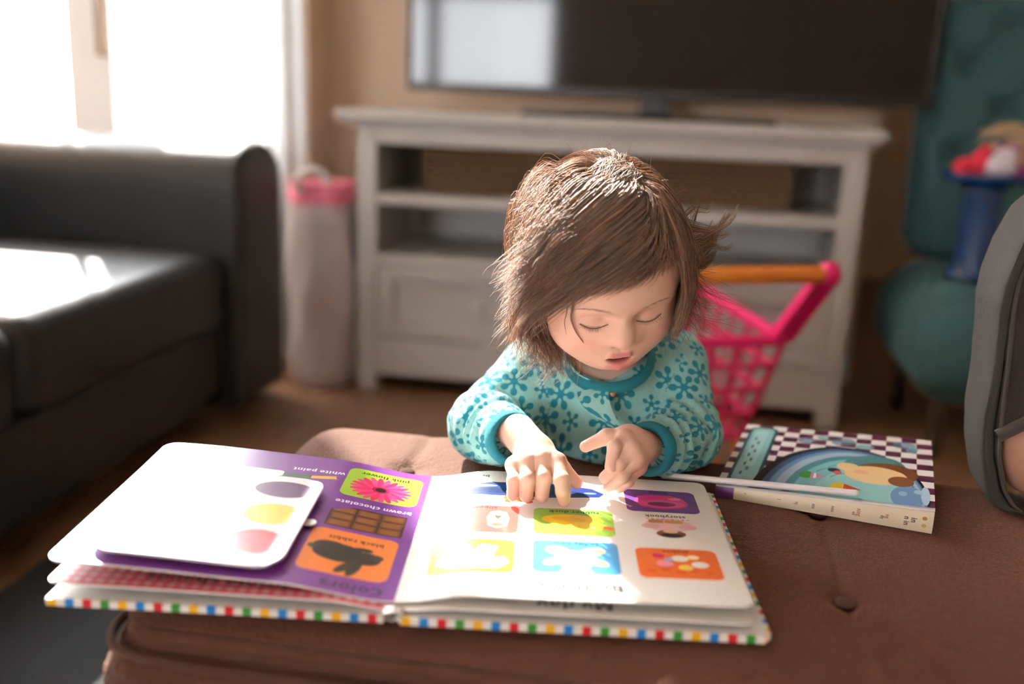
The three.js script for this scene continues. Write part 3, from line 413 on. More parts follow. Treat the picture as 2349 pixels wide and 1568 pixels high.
function headF(X, y, z) {
  const x = Math.abs(X);
  let d = smin(skull(X, y, z), ell(x, y, z, [0, 0.028, 0.026], [0.057, 0.05, 0.0445]), 0.03);
  d = smin(d, ell(x, y, z, [0, -0.024, 0.015], [0.0535, 0.053, 0.05]), 0.03);
  d = smin(d, ball(x, y, z, [0.0305, -0.0365, 0.0355], 0.0262), 0.024);
  d = smin(d, ell(x, y, z, [0, -0.064, 0.041], [0.026, 0.019, 0.022]), 0.03);
  d = smin(d, ell(x, y, z, [0, -0.05, 0.0485], [0.021, 0.016, 0.0185]), 0.018);
  // eye hollows, then lids over the eyeballs
  d = smax(d, -ell(x, y, z, [0.025, -0.003, 0.075], [0.0175, 0.0085, 0.0125]), 0.012);
  d = smin(d, ball(x, y, z, EYE, EYER), 0.0035);
  d = smin(d, ell(x, y, z, [0.024, 0.0125, 0.0575], [0.02, 0.005, 0.006]), 0.012);
  // lid margin: a fine groove under the upper lid
  { const ex = (x - EYE[0]) / 0.0125; if (Math.abs(ex) < 1.25) { const gy = EYE[1] - 0.0068 + 0.0042 * ex * ex; d += 0.0011 * Math.exp(-(((y - gy) / 0.0009) ** 2)) * sstep(1.2, 0.85, Math.abs(ex)) * (z > 0.045 ? 1 : 0); } }
  // nose
  let n = cone(x, y, z, [0, 0.002, 0.0625], [0, -0.0195, 0.0732], 0.0055, 0.0085);
  n = smin(n, ball(x, y, z, [0, -0.0235, 0.0745], 0.0098), 0.006);
  n = smin(n, ball(x, y, z, [0.0108, -0.0265, 0.0678], 0.0064), 0.006);
  d = smin(d, n, 0.009);
  d = smax(d, -ell(x, y, z, [0.0058, -0.0325, 0.0735], [0.0028, 0.0024, 0.0036]), 0.003);
  d += 0.0008 * Math.exp(-((x / 0.0022) ** 2)) * sstep(-0.045, -0.041, y) * sstep(-0.031, -0.035, y) * (z > 0.04 ? 1 : 0);
  // lips and the parted mouth
  d = smin(d, lipUd(x, y, z), 0.004); d = smin(d, lipLd(x, y, z), 0.005);
  d = smax(d, -ell(x, y, z, [0, -0.0522, 0.0735], [0.0125, 0.0042, 0.016]), 0.0025);
  // ears
  d = smin(d, smax(ell(x, y, z, [0.0705, -0.008, -0.012], [0.006, 0.021, 0.0135]), -ell(x, y, z, [0.0775, -0.007, -0.008], [0.005, 0.013, 0.008]), 0.004), 0.006);
  return d;
}
const neckBase = [-0.0655, 0.515, -1.035];
const Ltmp = V(0, 0, 0), toL = (x, y, z) => Ltmp.set(x, y, z).applyMatrix4(headInv);
const neckTop = V(0, -0.035, -0.028).applyMatrix4(headM).toArray();
// hands: joints in metres, wrist to fingertips
const handA = { wrist: [-0.1385, 0.484, -0.9], palm: [-0.117, 0.475, -0.873],
  pinky: [[-0.1325, 0.469, -0.8505], [-0.1295, 0.461, -0.832], [-0.1294, 0.4492, -0.827]], ring: [[-0.1205, 0.4745, -0.8475], [-0.117, 0.4645, -0.83], [-0.1172, 0.4492, -0.829]],
  middle: [[-0.107, 0.477, -0.852], [-0.103, 0.466, -0.834], [-0.1035, 0.4494, -0.832]], index: [[-0.0935, 0.475, -0.853], [-0.0862, 0.467, -0.83], [-0.084, 0.4585, -0.8245], [-0.0826, 0.4492, -0.8265]],
  thumb: [[-0.114, 0.472, -0.886], [-0.0925, 0.4625, -0.8725], [-0.077, 0.4498, -0.8705]] };
const handB = { wrist: [-0.018, 0.472, -0.925], palm: [-0.0255, 0.479, -0.9],
  thumb: [[-0.033, 0.489, -0.902], [-0.0515, 0.4925, -0.886], [-0.0712, 0.4815, -0.884]], index: [[-0.036, 0.4925, -0.885], [-0.0435, 0.49, -0.8665], [-0.0452, 0.4735, -0.857]],
  middle: [[-0.028, 0.4855, -0.8755], [-0.0385, 0.4745, -0.8615], [-0.0505, 0.4595, -0.866]], ring: [[-0.0235, 0.476, -0.876], [-0.034, 0.464, -0.8605], [-0.0462, 0.4505, -0.866]], pinky: [[-0.021, 0.4665, -0.885], [-0.029, 0.456, -0.871], [-0.037, 0.4475, -0.873]] };
function handF(H, s) { // s: finger radius scale
  const chains = ['pinky', 'ring', 'middle', 'index'].map((k, i) => { const r = [0.0058, 0.0063, 0.0066, 0.0064][i] * s; return { p: H[k], r }; });
  return (x, y, z) => {
    let d = cone(x, y, z, H.wrist, H.palm, 0.0175, 0.017);
    for (const k of ['pinky', 'ring', 'middle', 'index']) d = smin(d, cone(x, y, z, H.palm, H[k][0], 0.0115, 0.0085), 0.009);
    d = smin(d, cone(x, y, z, H.palm, H.thumb[0], 0.013, 0.011), 0.01);
    const f = [];
    for (const c of chains) { let e = 1; const n = c.p.length; for (let i = 0; i + 1 < n; i++) e = smin(e, cone(x, y, z, c.p[i], c.p[i + 1], c.r * (1.14 - 0.1 * i), c.r * (1.0 - 0.09 * i)), 0.003); e += 0.0006 * Math.exp(-((ball(x, y, z, c.p[1], 0) / 0.0016) ** 2)); f.push(e); }
    let e = cone(x, y, z, H.thumb[0], H.thumb[1], 0.0095 * s, 0.0078 * s); e = smin(e, cone(x, y, z, H.thumb[1], H.thumb[2], 0.0078 * s, 0.006 * s), 0.004); f.push(e);
    const web = Math.min(...f); // fingers stay apart from one another
    return smin(d, web, 0.005);
  };
}
const hA = handF(handA, 1.06), hB = handF(handB, 0.93);
const J = { pelvis: [-0.045, 0.3, -1.235], chest: [-0.058, 0.462, -1.068], shL: [-0.137, 0.507, -1.035], shR: [-0.002, 0.515, -1.07], elL: [-0.187, 0.458, -0.985], elR: [0.022, 0.458, -1.018], wrL: [-0.1575, 0.469, -0.9275], wrR: [-0.0025, 0.466, -0.95] };
const bodyF = (x, y, z) => {
  let d = cone(x, y, z, J.pelvis, J.chest, 0.066, 0.06); d = smin(d, cone(x, y, z, J.shL, J.shR, 0.034, 0.036), 0.05); d = smin(d, cone(x, y, z, J.chest, neckBase, 0.05, 0.034), 0.04);
  for (const [a, b, c, h] of [['shL', 'elL', 'wrL', handA], ['shR', 'elR', 'wrR', handB]]) { d = smin(d, cone(x, y, z, J[a], J[b], 0.03, 0.025), 0.02); d = smin(d, cone(x, y, z, J[b], h.wrist, 0.025, 0.0175), 0.01); }
  for (const s of [-1, 1]) { const hip = [-0.045 + 0.04 * s, 0.29, -1.24], knee = [-0.045 + 0.05 * s, 0.16, -1.195], foot = [-0.045 + 0.05 * s, 0.045, -1.24]; d = smin(d, cone(x, y, z, hip, knee, 0.045, 0.034), 0.02); d = smin(d, cone(x, y, z, knee, foot, 0.034, 0.024), 0.01); }
  return smax(d, -Math.max(y - 0.4225, -1.0925 - z), 0.004);
};
const neckF = (x, y, z) => cone(x, y, z, neckTop, neckBase, 0.031, 0.036);
const skinBase = [0.76, 0.49, 0.385];
const mixc = (a, b, t) => [0, 1, 2].map((i) => lerp(a[i], b[i], t));
const headGeo = netsMesh((x, y, z) => { const l = toL(x, y, z); return smin(headF(l.x, l.y, l.z), neckF(x, y, z), 0.02); }, [-0.17, 0.49, -1.08], [0.04, 0.755, -0.84], 0.00165, 1.6);
colourBy(headGeo, (x, y, z) => {
  const l = toL(x, y, z), X = l.x, ax = Math.abs(l.x), ly = l.y, lz = l.z; let c = skinBase;
  c = mixc(c, [0.78, 0.38, 0.31], 0.5 * Math.exp(-(((ax - 0.034) / 0.019) ** 2) - (((ly + 0.031) / 0.017) ** 2)) * sstep(0.02, 0.04, lz));
  c = mixc(c, [0.78, 0.37, 0.3], 0.4 * Math.exp(-((ax / 0.009) ** 2) - (((ly + 0.025) / 0.007) ** 2)) * (lz > 0.05 ? 1 : 0));
  c = mixc(c, [0.72, 0.4, 0.34], 0.35 * Math.exp(-(((ax - 0.0258) / 0.014) ** 2) - (((ly + 0.004) / 0.006) ** 2)) * (lz > 0.04 ? 1 : 0));
  const u = sstep(0.0016, 0, lipUd(ax, ly, lz)), lo = sstep(0.0022, -0.0004, lipLd(ax, ly, lz)); c = mixc(c, [0.62, 0.2, 0.19], clamp(Math.max(u * 0.8, lo)) * (lz > 0.045 ? 1 : 0));
  const inM = sstep(0.002, -0.0012, ell(ax, ly, lz, [0, -0.0522, 0.064], [0.0118, 0.0044, 0.008])); c = mixc(c, [0.1, 0.02, 0.02], inM);
  return c;
});
const tipsOf = (H) => ['thumb', 'index', 'middle', 'ring', 'pinky'].map((k) => H[k][H[k].length - 1]);
const mkHand = (f, H) => { const P = Object.values(H).flatMap((v) => Array.isArray(v[0]) ? v : [v]), lo = [0, 1, 2].map((i) => Math.min(...P.map((p) => p[i])) - 0.024), hi = [0, 1, 2].map((i) => Math.max(...P.map((p) => p[i])) + 0.024); const g = netsMesh(f, lo, hi, 0.0012);
  return colourBy(g, (x, y, z) => { let m = 1; for (const t of tipsOf(H)) m = Math.min(m, ball(x, y, z, t, 0)); let k = 0; for (const f of ['index', 'middle', 'ring', 'pinky']) k = Math.max(k, Math.exp(-((ball(x, y, z, H[f][0], 0) / 0.011) ** 2))); return mixc(mixc(skinBase, [0.78, 0.4, 0.33], 0.55 * sstep(0.017, 0.005, m)), [0.78, 0.43, 0.35], 0.3 * k); }); };
const handGeos = [mkHand(hA, handA), mkHand(hB, handB)];
const bodyGeo = colourBy(netsMesh((x, y, z) => smin(bodyF(x, y, z), neckF(x, y, z), 0.02), [-0.26, 0.0, -1.33], [0.11, 0.57, -0.87], 0.006), () => skinBase);
const child = thing('person', 'toddler in an aqua flower-print sleeper leaning on the ottoman and pointing at a book', 'person', [0, 0, 0]);
part('body', [headGeo, ...handGeos, bodyGeo], mat({ vertexColors: true, roughness: 0.5, sheen: 0.25, sheenColor: [1, 0.7, 0.6], sheenRoughness: 0.5 }), child, 'fair skin of head and hands');
// finger nails
{ const nails = []; for (const [H, list] of [[handA, ['index', 'middle', 'ring', 'pinky', 'thumb']], [handB, ['index', 'middle', 'ring', 'thumb']]]) for (const k of list) { const c = H[k], a = V(...c[c.length - 2]), b = V(...c[c.length - 1]), d = b.clone().sub(a).normalize(); const out = H === handA ? V(0.1, 0.75, 0.65) : V(0.15, 0.7, 0.7); out.addScaledVector(d, -out.dot(d)).normalize(); const r = (k === 'pinky' ? 0.0047 : 0.0053); const side = d.clone().cross(out);
    const g = grid((u, v) => { const s = (u - 0.5) * 2, w = (v - 0.5) * 2; const px = s * 0.0034 * Math.sqrt(1 - 0.35 * w * w), pd = w * 0.0036; return b.clone().addScaledVector(d, 0.0018 + pd * 0.8 - 0.001).addScaledVector(side, px).addScaledVector(out, Math.sqrt(Math.max(0, (r + 0.0004) ** 2 - px * px)) - 0.35 * Math.max(0, pd)); }, 8, 8); nails.push(g); }
  part('fingernails', nails, mat({ color: [0.8, 0.5, 0.43], roughness: 0.25 }), child); }

// ---- sleeper: fleece with a teal flower print
const texFleece = canvasTex(1024, 1024, (c) => { c.fillStyle = '#8fc9c7'; c.fillRect(0, 0, 1024, 1024); const r = rng(77);
  const motif = (x, y, s, n, a0) => { for (const ox of [-1024, 0, 1024]) for (const oy of [-1024, 0, 1024]) { const X = x + ox, Y = y + oy; if (X < -120 || X > 1144 || Y < -120 || Y > 1144) continue; c.fillStyle = '#22899e'; c.strokeStyle = '#22899e'; c.lineWidth = s * 0.17; c.lineCap = 'round'; for (let i = 0; i < n; i++) { const a = a0 + (i / n) * 2 * PI; c.beginPath(); c.moveTo(X, Y); c.lineTo(X + Math.cos(a) * s * 0.62, Y + Math.sin(a) * s * 0.62); c.stroke(); c.beginPath(); c.ellipse(X + Math.cos(a) * s * 0.78, Y + Math.sin(a) * s * 0.78, s * 0.3, s * 0.25, a, 0, 2 * PI); c.fill(); } c.beginPath(); c.arc(X, Y, s * 0.28, 0, 2 * PI); c.fill(); } };
  for (let j = 0; j < 6; j++) for (let i = 0; i < 5; i++) { const big = (i + j) % 2; motif((i + 0.5 + 0.5 * (j % 2)) * 204.8 + (r() - 0.5) * 50, (j + 0.5) * 170.6 + (r() - 0.5) * 40, big ? 92 : 58, big ? 6 : 5, r() * 6); } });
texFleece.wrapS = texFleece.wrapT = THREE.RepeatWrapping;
const TILE = 0.155;
const legsF = (x, y, z) => { let d = 1; for (const s of [-1, 1]) { const hip = [-0.045 + 0.04 * s, 0.29, -1.24], knee = [-0.045 + 0.05 * s, 0.16, -1.195], foot = [-0.045 + 0.05 * s, 0.046, -1.24], toe = [-0.045 + 0.055 * s, 0.039, -1.17]; let e = cone(x, y, z, hip, knee, 0.056, 0.046); e = smin(e, cone(x, y, z, knee, foot, 0.046, 0.034), 0.02); e = smin(e, cone(x, y, z, foot, toe, 0.031, 0.026), 0.02); d = Math.min(d, e); } return d; };
const torsoF = (x, y, z) => { let d = cone(x, y, z, J.pelvis, J.chest, 0.088, 0.08); d = smin(d, cone(x, y, z, J.shL, J.shR, 0.041, 0.041), 0.045); d = smin(d, cone(x, y, z, J.chest, neckBase, 0.06, 0.043), 0.045); return smin(d, legsF(x, y, z), 0.03); };
function alongBone(x, y, z, a, b) { const bx = b[0] - a[0], by = b[1] - a[1], bz = b[2] - a[2]; return ((x - a[0]) * bx + (y - a[1]) * by + (z - a[2]) * bz) / Math.hypot(bx, by, bz); }
const arms = [['shL', 'elL', 'wrL', -1], ['shR', 'elR', 'wrR', 1]].map(([a, b, c, s]) => { const wr = J[c], el = J[b], L1 = Math.hypot(...J[b].map((v, i) => v - J[a][i])), L2 = Math.hypot(...wr.map((v, i) => v - el[i]));
  return { up: (x, y, z) => { let d = cone(x, y, z, J[a], el, 0.043, 0.036); const t = alongBone(x, y, z, J[a], el); d += 0.0016 * Math.sin(t * 260 + 5 * noise(x * 22, y * 22, z * 22)) * sstep(0.02, 0.06, t); return d; },
    fo: (x, y, z) => { let d = cone(x, y, z, el, wr, 0.036, 0.0295); const t = alongBone(x, y, z, el, wr); d += 0.0028 * Math.sin(t * 290 + 4 * noise(x * 26, y * 26, z * 26) + s) * sstep(-0.03, 0.02, t) * sstep(L2 + 0.02, L2 - 0.01, t); return d; }, a: J[a], el, wr, L1 }; });
const trunk = (x, y, z) => { // sits on the ottoman, folds where the arms meet the chest
  let d = torsoF(x, y, z); d += 0.0022 * noise(x * 30, y * 22, z * 22) + 0.0012 * noise(x * 70, y * 60, z * 60); return d; };
const sleeperF = (x, y, z) => { let d = trunk(x, y, z); for (const A of arms) { d = smin(d, smin(A.up(x, y, z), A.fo(x, y, z), 0.014), 0.011); }
  d = smax(d, -(neckF(x, y, z) - 0.0075 + 0.05 * Math.max(0, 0.5 - y)), 0.004);           // neck opening
  d = smax(d, -Math.max(y - 0.4212, -1.0905 - z), 0.006);                                  // soft belly and arms press against the ottoman
  return d; };
{ const g0 = netsMesh(sleeperF, [-0.275, -0.002, -1.36], [0.13, 0.6, -0.87], 0.0028, 1.6).toNonIndexed(); const p = g0.attributes.position, uv = new Float32Array(p.count * 2);
  const frames = arms.map((A) => { const ax = V(...A.wr).sub(V(...A.el)).normalize(), s1 = V(0, 1, 0).addScaledVector(ax, -ax.y).normalize(), ux = V(...A.el).sub(V(...A.a)).normalize(), u1 = V(0, 0, 1).addScaledVector(ux, -ux.z).normalize(); return { ax, s1, s2: ax.clone().cross(s1), ux, u1, u2: ux.clone().cross(u1) }; });
  for (let i = 0; i < p.count; i += 3) { const cx = (p.getX(i) + p.getX(i + 1) + p.getX(i + 2)) / 3, cy = (p.getY(i) + p.getY(i + 1) + p.getY(i + 2)) / 3, cz = (p.getZ(i) + p.getZ(i + 1) + p.getZ(i + 2)) / 3;
    const ds = [torsoF(cx, cy, cz), arms[0].up(cx, cy, cz), arms[0].fo(cx, cy, cz), arms[1].up(cx, cy, cz), arms[1].fo(cx, cy, cz)]; const k = ds.indexOf(Math.min(...ds)); let base = null;
    for (let j = 0; j < 3; j++) { const x = p.getX(i + j), y = p.getY(i + j), z = p.getZ(i + j); let u, v;
      if (k === 0) { u = x; v = y * 0.85 - z * 0.55; } else { const A = arms[k < 3 ? 0 : 1], F = frames[k < 3 ? 0 : 1], up = k % 2 === 1, o = up ? A.a : A.el, q = V(x - o[0], y - o[1], z - o[2]); const [e, s1, s2] = up ? [F.ux, F.u1, F.u2] : [F.ax, F.s1, F.s2]; u = q.dot(e) + (up ? 0.3 : 0.3 + A.L1) + (k < 3 ? 0 : 0.07); let an = Math.atan2(q.dot(s2), q.dot(s1)); if (base === null) base = an; while (an - base > PI) an -= 2 * PI; while (an - base < -PI) an += 2 * PI; v = an * 0.037; }
      uv[(i + j) * 2] = u / TILE; uv[(i + j) * 2 + 1] = v / TILE; } }
  g0.setAttribute('uv', new THREE.BufferAttribute(uv, 2));
  part('sleeper', g0, mat({ map: texFleece, roughness: 0.95, bumpMap: rep(fuzzTex, 2.2), bumpScale: 0.0016, sheen: 0.6, sheenColor: [0.6, 0.95, 0.95], sheenRoughness: 0.6 }), child, 'aqua fleece sleeper with teal flowers'); }
const mTeal = mat({ color: [0.006, 0.3, 0.4], roughness: 0.85, bumpMap: rep(weaveTex, 4), bumpScale: 0.001, sheen: 0.4, sheenColor: [0.3, 0.8, 0.9] });
function band(c, axis, r, len, th, ry = r, seg = 56) { // a soft cuff
  const e = axis.clone().normalize(), s1 = V(0, 1, 0).addScaledVector(e, -e.y).normalize(), s2 = e.clone().cross(s1), prof = []; for (let i = 0; i <= 14; i++) { const a = (i / 14) * 2 * PI; prof.push([Math.cos(a) * len / 2, Math.sin(a) * th]); }
  return grid((u, v) => { const a = u * 2 * PI, q = prof[Math.round(v * 14)], rib = 1 + 0.006 * Math.sin(a * 40); return c.clone().addScaledVector(e, q[0]).addScaledVector(s1, Math.cos(a) * (ry * rib + q[1])).addScaledVector(s2, Math.sin(a) * (r * rib + q[1])); }, seg * 2, 14); }
part('cuff', band(V(-0.145, 0.4755, -0.9045), V(0.05, 0.03, 0.075), 0.0225, 0.02, 0.0045), mTeal, child, 'teal ribbed cuff');
part('cuff', band(V(-0.0125, 0.4705, -0.9245), V(-0.03, 0.012, 0.08), 0.0225, 0.02, 0.0045), mTeal, child, 'teal ribbed cuff');
{ const ax = V(...neckTop).sub(V(...neckBase)).normalize().add(V(0.05, 0.1, 0.25)).normalize(); part('collar', band(V(-0.062, 0.5385, -1.0), ax, 0.044, 0.017, 0.004, 0.041), mTeal, child, 'teal ribbed collar'); }
{ const flap = grid((u, v) => { const w = lerp(0.03, 0.006, v ** 1.5); return [-0.0735 + 0.024 * v * v + 0.004 * v + (u - 0.5) * w * 1.05, 0.5145 - 0.034 * v + (u - 0.5) * w * 0.3, -0.9655 + 0.012 * v - 0.004 * (u - 0.5) + 0.005 * Math.sin(v * PI)]; }, 12, 16, (u, v) => [0.24 + u * 0.2, 0.36 + v * 0.24]);
  const back = flap.clone(); { const p = back.attributes.position; for (let i = 0; i < p.count; i++) p.setXYZ(i, p.getX(i), p.getY(i) - 0.001, p.getZ(i) - 0.0025); }
  part('zip_guard', [flap, back], mat({ map: texFleece, roughness: 0.95, bumpMap: rep(fuzzTex, 2.2), bumpScale: 0.001 }), child, 'folded fabric tab below the collar');
  part('snap', lathe([[0.0001, 0.0022], [0.0022, 0.002], [0.0038, 0.0012], [0.0042, 0]], 20).rotateX(1.0).translate(-0.0535, 0.5115, -0.966), mat({ color: [0.3, 0.2, 0.13], roughness: 0.3, metalness: 0.7 }), child, 'small metal snap'); }
// ---- hair, lashes, brows
{ const r = rng(2024), W = V(0.012, 0.086, -0.022), strands = [];
  const down = V(0, -1, 0).transformDirection(headInv), left = V(-1, 0, 0);
  const hairline = (x, z) => { const a = Math.abs(Math.atan2(x, z + 0.014)); return a < 0.65 ? lerp(0.05, 0.046, a / 0.65) : a < 1.15 ? lerp(0.046, 0.012, (a - 0.65) / 0.5) : a < 1.6 ? lerp(0.012, -0.02, (a - 1.15) / 0.45) : lerp(-0.02, -0.068, clamp((a - 1.6) / 0.5)); };
  const gradS = (p) => { const e = 1e-4; return V(skullish(p.x + e, p.y, p.z) - skullish(p.x - e, p.y, p.z), skullish(p.x, p.y + e, p.z) - skullish(p.x, p.y - e, p.z), skullish(p.x, p.y, p.z + e) - skullish(p.x, p.y, p.z - e)).normalize(); };
  function skullish(x, y, z) { return smin(skull(x, y, z), ell(Math.abs(x), y, z, [0, 0.028, 0.026], [0.057, 0.05, 0.0445]), 0.03); }
  function grow(p0, len, lift, opt = {}) {
    const p = p0.clone(), pts = [p.clone()], ds = 0.0062, n = Math.max(4, Math.round(len / ds)); let dir = p.clone().sub(W); const ph = r() * 7, ph2 = r() * 7, curl = (opt.curl ?? 1) * (0.5 + r()), side = Math.sign(p0.x) || 1;
    for (let i = 0; i < n; i++) {
      const s = i / n, nrm = gradS(p), d0 = skullish(p.x, p.y, p.z); let flow = p.clone().sub(W); flow.addScaledVector(nrm, -flow.dot(nrm)).normalize();
      const front = sstep(-0.03, 0.03, p.z) * sstep(-0.02, 0.03, p.y); flow.addScaledVector(left, front * lerp(2.0, -0.35, sstep(0.015, 0.05, p.x))); flow.addScaledVector(V(0, 0, 1), 0.25 * sstep(-0.04, 0, p.z) * sstep(0.05, 0.0, p.z));
      flow.addScaledVector(down, (0.35 + 0.9 * s) * (1 - 0.6 * front)); flow.addScaledVector(nrm, -0.2 * (1 - s));
      if (opt.pull) flow.addScaledVector(opt.pull, (opt.pullK ?? 1) * s);
      if (i === 0) dir = flow.clone().normalize(); dir.lerp(flow.normalize(), 0.42).normalize();
      const k = curl * sstep(0.35, 1, s); p.addScaledVector(dir, ds); p.x += k * 0.0016 * Math.sin(ph + i * 0.75); p.z += k * 0.0016 * Math.cos(ph2 + i * 0.66); p.y += k * 0.0009 * Math.sin(ph2 + i * 0.9);
      const d = skullish(p.x, p.y, p.z), want = 0.0012 + lift * sstep(0, 0.25, s) * (1 - 0.3 * s); if (d < want) p.addScaledVector(gradS(p), want - d); else if (s < 0.7 && p.y > hairline(p.x, p.z) - 0.01 && d > want) p.addScaledVector(gradS(p), -(d - want) * 0.6);
      pts.push(p.clone());
      if (!opt.free && p.z > 0.02 && p.y < stopAt(p.x) && Math.abs(p.x) < 0.05) break;
    }
    return pts;
  }
  const onScalp = () => { for (;;) { const a = r() * 2 * PI, cy = r() * 2 - 1, q = Math.sqrt(1 - cy * cy), p = V(skullC[0] + Math.cos(a) * q * skullR[0], skullC[1] + cy * skullR[1], skullC[2] + Math.sin(a) * q * skullR[2]); if (p.y > hairline(p.x, p.z)) { const d = skullish(p.x, p.y, p.z); p.addScaledVector(gradS(p), -d); return p; } } };
  const guides = []; const stopAt = (x) => lerp(0.029, 0.044, clamp((x + 0.05) / 0.06)) + 0.008 * r();
  const spec = (p) => { const sideL = sstep(-0.02, -0.06, p.x), fr = p.z > -0.01 && Math.abs(p.x) < 0.05; let len = fr ? 0.075 + 0.05 * r() : 0.08 + 0.04 * r() - 0.02 * sideL; if (p.y < 0.0) len *= 0.7; return [len, 0.003 + 0.008 * r() ** 1.3]; };
  for (let i = 0; i < 420; i++) { const p = onScalp(), [len, li] = spec(p); guides.push({ root: p, pts: grow(p, len + 0.02, li, { curl: 1.2 }) }); }
  for (let i = 0; i < 13000; i++) { const p = i % 7 === 0 ? (() => { const q = V(W.x + (r() - 0.5) * 0.05, W.y, W.z + (r() - 0.5) * 0.05); const d = skullish(q.x, q.y, q.z); return q.addScaledVector(gradS(q), -d); })() : onScalp(); const [len, li] = spec(p), pts = grow(p, len, li, { curl: 0.8 });
    let best = null, bd = 1; for (const g of guides) { const e = g.root.distanceToSquared(p); if (e < bd) { bd = e; best = g; } } const off = p.clone().sub(best.root), n = pts.length; const kk = 0.75 * r() ** 0.5;
    for (let q = 1; q < n; q++) { const s = q / (n - 1), gq = best.pts[Math.min(q, best.pts.length - 1)]; if (q < best.pts.length) pts[q].lerp(gq.clone().addScaledVector(off, 0.35), kk * s); }
    for (let q = 2; q < pts.length; q++) if (pts[q].z > 0.022 && Math.abs(pts[q].x) < 0.05 && pts[q].y < stopAt(pts[q].x) - 0.004) { pts.length = q; break; }
    strands.push({ pts, w: 0.0003 + 0.00012 * r() }); }
  // fluffy outward curls, left side and right side
  for (let i = 0; i < 2200; i++) { const p = V(-0.058 - 0.008 * r(), -0.02 + 0.06 * r(), -0.045 + 0.06 * r()); const d = skullish(p.x, p.y, p.z); p.addScaledVector(gradS(p), -d + 0.003); strands.push({ pts: grow(p, 0.05 + 0.055 * r(), 0.006 + 0.01 * r(), { free: true, curl: 2.6, pull: V(-1.3 + 0.5 * r(), 0.1 - 0.5 * r(), 0.1 - 0.3 * r()), pullK: 1.9 * r() }), w: 0.0003 + 0.00015 * r() }); }
  for (let i = 0; i < 330; i++) { const p = V(0.06, 0.0 + 0.045 * r(), -0.04 + 0.06 * r()); const d = skullish(p.x, p.y, p.z); p.addScaledVector(gradS(p), -d + 0.003); strands.push({ pts: grow(p, 0.06 + 0.04 * r(), 0.005 + 0.006 * r(), { free: true, curl: 1.8, pull: V(1.2 + 0.4 * r(), 1.0 - 0.7 * r(), 0.1 - 0.2 * r()), pullK: 2.8 * r() }), w: 0.0003 + 0.00015 * r() }); }
  // airy outer layer on the sunny side
  for (let i = 0; i < 3600; i++) { const p = onScalp(); if (p.x > -0.018 || p.z > 0.04 || p.z < -0.07) continue; strands.push({ pts: grow(p, 0.05 + 0.06 * r(), 0.01 + 0.016 * r(), { curl: 1.6 }), w: 0.00024 + 0.0001 * r() }); }
  // loose locks by the cheeks
  const onFace = (x, y, g = 0.0016) => { let z = 0.09; while (z > 0.0 && headF(x, y, z) > g) z -= 0.0003; return [x, y, z]; };
  const lock = (list, n, spread) => { const c = new THREE.CatmullRomCurve3(list.map((q) => V(...q))); for (let i = 0; i < n; i++) { const o = V(r() - 0.5, r() - 0.5, r() - 0.5).multiplyScalar(spread), e = 0.8 + 0.2 * r(), pts = []; for (let k = 0; k <= 12; k++) pts.push(c.getPoint((k / 12) * e).addScaledVector(o, 1 - 0.75 * (k / 12))); strands.push({ pts, w: 0.0004 }); } };
  lock([[-0.044, 0.04, 0.056], onFace(-0.0475, 0.018, 0.004), onFace(-0.047, 0.0, 0.003), onFace(-0.0425, -0.015, 0.0026), onFace(-0.035, -0.028, 0.0022)], 26, 0.003);
  lock([[-0.047, 0.036, 0.05], onFace(-0.052, 0.012, 0.005), onFace(-0.052, -0.008, 0.004), onFace(-0.05, -0.022, 0.003)], 6, 0.002);
  lock([[0.056, 0.03, 0.02], [0.066, 0.005, 0.026], [0.072, -0.022, 0.027], [0.07, -0.048, 0.028]], 26, 0.007);
  lock([[0.057, 0.03, 0.015], [0.07, 0.01, 0.01], [0.085, -0.004, 0.012], [0.1, 0.002, 0.01], [0.107, 0.014, 0.008]], 60, 0.016);
  lock([[-0.06, 0.02, 0.025], [-0.068, -0.02, 0.028], [-0.063, -0.045, 0.03], [-0.072, -0.066, 0.02]], 70, 0.02);
  for (let i = 0; i < 15; i++) { const dy = -0.028 + 0.05 * r(), k = 0.55 + 0.75 * r(), e = -0.01 + 0.03 * r(), z = -0.02 + 0.03 * r(), b = (r() - 0.5) * 0.012; lock([[0.057, 0.032 + dy, z], [0.058 + 0.02 * k, 0.016 + dy, z + b], [0.058 + 0.038 * k, 0.016 + dy + b, z - 0.002], [0.058 + 0.05 * k, 0.022 + dy + e * 0.6, z - 0.004 + b], [0.058 + (0.04 + 0.02 * r()) * k, 0.028 + dy + e * 1.4, z - 0.006]], 15, 0.012); }
  // hair laid across the crown
  for (let i = 0; i < 900; i++) { const a = 2.2 + (r() - 0.5) * 1.5, d = V(Math.cos(a), 0, Math.sin(a)), q = W.clone().addScaledVector(d, -0.022).add(V((r() - 0.5) * 0.035, 0, (r() - 0.5) * 0.035)), off = 0.003 + 0.003 * r(), pts = []; for (let k = 0; k < 9; k++) { const e = skullish(q.x, q.y, q.z); q.addScaledVector(gradS(q), off * Math.min(1, 0.4 + k * 0.2) - e); pts.push(q.clone()); q.addScaledVector(d, 0.0058); q.x += (r() - 0.5) * 0.0006; } strands.push({ pts, w: 0.0003 + 0.0001 * r() }); }
  // stray hairs catching the light on top
  for (let i = 0; i < 150; i++) { const p = onScalp(); if (p.y < 0.055 || p.z > 0.02) continue; const nrm = gradS(p), pts = [p.clone()], q = p.clone(), t = V(r() - 0.5, r() - 0.3, r() - 0.5).addScaledVector(nrm, 0.9).normalize(); for (let k = 0; k < 8; k++) { t.add(V(r() - 0.5, r() - 0.6, r() - 0.5).multiplyScalar(0.75)).normalize(); q.addScaledVector(t, 0.0034); pts.push(q.clone()); } strands.push({ pts, w: 0.00016 }); }
